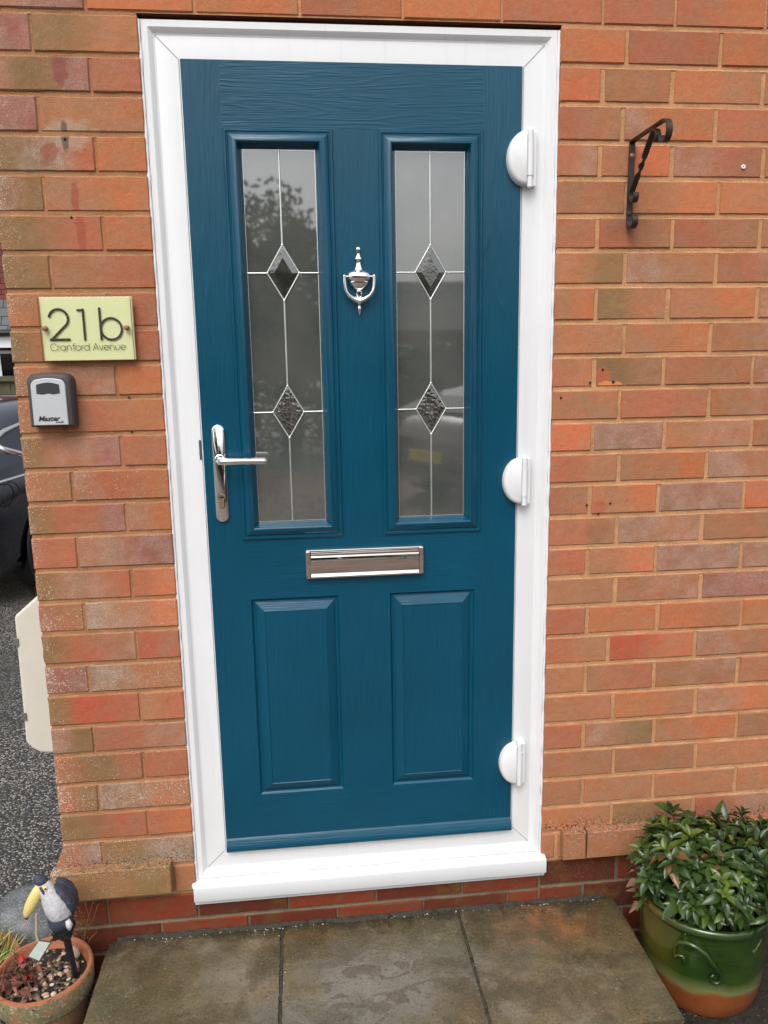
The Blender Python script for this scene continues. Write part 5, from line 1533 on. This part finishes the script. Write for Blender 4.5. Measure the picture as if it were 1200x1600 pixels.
def house(name, x0_, x1_, y_, face, label, eave, ridge, windows, pitch_axis='x', lean=True, wallm=None, depth=7):
    t = thing(name, ((x0_ + x1_) / 2, y_, GZ), label, 'house')
    dd = depth if face < 0 else -depth
    ya, yb = y_, y_ + dd
    b = MB(); b.box(x0_, x1_, min(ya, yb), max(ya, yb), GZ, eave); b.build('wall', wallm or M_fb, t)
    if lean: 
        b = MB(); b.box(x0_ + .01, x1_ - .01, ya + face * .03, ya + face * .003, lean, eave - .02); b.build('tile_hanging', M_tile, t)
    xm, ym = (x0_ + x1_) / 2, (ya + yb) / 2
    b = MB()
    if pitch_axis == 'x': P = [(x0_ - .3, ya + face * .4, eave - .1), (x1_ + .3, ya + face * .4, eave - .1), (x1_ + .3, ym, ridge), (x0_ - .3, ym, ridge), (x0_ - .3, yb - face * .4, eave - .1), (x1_ + .3, yb - face * .4, eave - .1)]
    else: P = [(x0_ - .3, ya + face * .3, eave - .1), (x0_ - .3, yb - face * .3, eave - .1), (xm, yb - face * .3, ridge), (xm, ya + face * .3, ridge), (x1_ + .3, ya + face * .3, eave - .1), (x1_ + .3, yb - face * .3, eave - .1)]
    ids = [b.vert(p) for p in P] + [b.vert((p[0], p[1], p[2] - .12)) for p in P]
    for f in ((0, 1, 2, 3), (3, 2, 5, 4), (6, 9, 8, 7), (9, 10, 11, 8), (0, 6, 7, 1), (4, 5, 11, 10), (0, 3, 9, 6), (3, 4, 10, 9), (1, 7, 8, 2), (2, 8, 11, 5)): b.face([ids[k] for k in f])
    RF = b.build('roof', M_slate if pitch_axis == 'x' else M_tile, t)
    b = MB()
    if pitch_axis == 'x':
        for x in (x0_ + .002, x1_ - .002): b.face([b.vert(p) for p in ((x, ya, eave - .1), (x, yb, eave - .1), (x, ym, ridge - .1))])
    else:
        for y in (ya + .0, yb): b.face([b.vert(p) for p in ((x0_, y, eave - .1), (x1_, y, eave - .1), (xm, y, ridge - .1))])
    b.build('gable', wallm or M_fb, t, recalc=False)
    b = MB(); b.box(x0_ + .8, x0_ + 1.3, ym - .3, ym + .3, ridge - .6, ridge + .7); b.build('chimney', M_fb, RF)
    for (wx, wz, ww, wh_) in windows:
        b = MB(); yy = ya + face * (.05 if not (lean and wz > lean) else .06)
        b.frame(wx, wx + ww, wz, wz + wh_, [(0, ya), (0, yy), (.06, yy), (.06, ya + face * .04)])
        WF = b.build('window', M_white, t)
        b = MB(); b.box(wx + ww / 2 - .03, wx + ww / 2 + .03, min(yy, ya + face * .041), max(yy, ya + face * .041), wz + .06, wz + wh_ - .06); b.build('mullion', M_white, WF)
        b = MB(); b.quad((wx + .06, ya + face * .038, wz + .06), (wx + ww - .06, ya + face * .038, wz + .06), (wx + ww - .06, ya + face * .038, wz + wh_ - .06), (wx + .06, ya + face * .038, wz + wh_ - .06)); b.build('pane', M_cglass, WF, recalc=False)
    return t
H1 = house('neighbour_house', -12.0, -3.6, 14, -1, 'red brick house with tile hung upper wall beyond the fence', 3.0, 5.2, [(-5.275, -.95, 1.0, .545), (-8.6, -.95, 1.6, .9), (-10.8, -.95, 1.2, .9), (-7.0, 1.1, 1.6, 1.1), (-10.5, 1.1, 1.4, 1.1)], lean=.50)
b = MB(); b.v = []; 
ids = [b.vert(p) for p in ((-12.1, 13.62, -.06), (-3.5, 13.62, -.06), (-3.5, 13.96, .52), (-12.1, 13.96, .52), (-12.1, 13.62, -.12), (-3.5, 13.62, -.12), (-3.5, 13.96, .44), (-12.1, 13.96, .44))]
for f in ((0, 1, 2, 3), (4, 7, 6, 5), (0, 4, 5, 1), (1, 5, 6, 2), (2, 6, 7, 3), (3, 7, 4, 0)): b.face([ids[k] for k in f])
b.build('porch_roof', M_slate, H1)
b = MB(); b.tube([(-12.1, 13.57, -.10), (-3.5, 13.57, -.10)], .06, 8); b.build('gutter', M_black, H1)
b = MB(); b.box(-12.05, -3.55, 13.63, 13.66, -.36, -.125); b.build('fascia', M_white, H1)

# ---------------------------------------------------------------- what the door glass and chrome reflect (behind the viewer)
house('bungalow_opposite', 2.4, 9.2, -25, 1, 'brick bungalow with grey roof mirrored in the right glass pane', .35, 2.15, [(3.0, -1.3, 1.6, 1.1), (6.6, -1.3, 1.4, 1.1)], lean=False)
def tree(name, c, H, Rr, label, nleaf, lsize, seed, a_, b_):
    rn = random.Random(seed)
    t = thing(name, c, label, 'tree', 'trees across the road')
    c = Vector(c); tk = MB(); cr = MB()
    tk.tube([c, c + Vector((.05, 0, H * .25)), c + Vector((0, .05, H * .5)), c + Vector((.1, 0, H * .8))], [.22, .17, .12, .04], 10)
    cl = []
    for i in range(26):
        d = Vector((rn.gauss(0, 1), rn.gauss(0, 1), rn.gauss(0, .8))).normalized() * rn.uniform(.35, 1)
        p = c + Vector((d.x * Rr, d.y * Rr, H * .60 + d.z * H * .36)); cl.append((p, rn.uniform(.45, .9) * Rr * .42))
        s0 = c + Vector((0, 0, H * rn.uniform(.25, .6)))
        tk.tube([s0, (s0 + p) / 2 + Vector((0, 0, .1)), p], [.06, .04, .012], 6)
    for i in range(nleaf):
        p, r = rn.choice(cl)
        d = Vector((rn.gauss(0, 1), rn.gauss(0, 1), rn.gauss(0, 1))).normalized()
        q = p + d * r * rn.uniform(.5, 1.1)
        k = rn.uniform(.6, 1.4); cr.k1 = (k, k, k)
        u = Vector((rn.gauss(0, 1), rn.gauss(0, 1), rn.gauss(0, 1))).normalized(); v_ = u.orthogonal().normalized()
        L_ = lsize * rn.uniform(.6, 1.3)
        ids = [cr.vert(q + u * L_ * x + v_ * L_ * y) for x, y in ((-1, 0), (0, -.5), (1, 0), (0, .5))]
        cr.face(ids)
    cr.build('crown', mk_leaf(name + '_leaf', a_, b_, .5), t, recalc=False, merge=False)
    tk.build('trunk', simple('bark', (.07, .055, .04), .9, var=.4, vs=12), t, smooth=60)
tree('oak_tree', (.15, -13.5, GZ), 4.35, 2.3, 'broad leafy tree mirrored in the left glass pane', 15000, .075, 3, (.045, .07, .03), (.08, .10, .045))
tree('oak_tree', (-4.6, -15.5, GZ), 5.6, 2.5, 'second leafy tree across the road, far to the left of the door', 9000, .09, 4, (.045, .07, .03), (.08, .10, .045))
hg = MB(); rn = random.Random(9)
for i in range(26000):
    x = rn.uniform(-9, 10); z = GZ + 1.75 * rn.random() ** .7 + .12 * noise.noise(Vector((x * 1.3, 0, 0))); y = -11.5 + rn.uniform(-.5, .5) * (1.0 if z < GZ + 1.5 else .7)
    k = rn.uniform(.6, 1.4); hg.k1 = (k, k, k)
    u = Vector((rn.gauss(0, 1), rn.gauss(0, 1), rn.gauss(0, 1))).normalized(); v_ = u.orthogonal().normalized(); L_ = .075
    hg.face([hg.vert(Vector((x, y, z)) + u * L_ * a + v_ * L_ * b__) for a, b__ in ((-1, 0), (0, -.5), (1, 0), (0, .5))])
tag(hg.build('hedge', mk_leaf('hedge_leaf', (.035, .055, .02), (.06, .08, .03), .5), recalc=False, merge=False), 'long clipped green hedge across the drive behind the viewer', 'hedge')
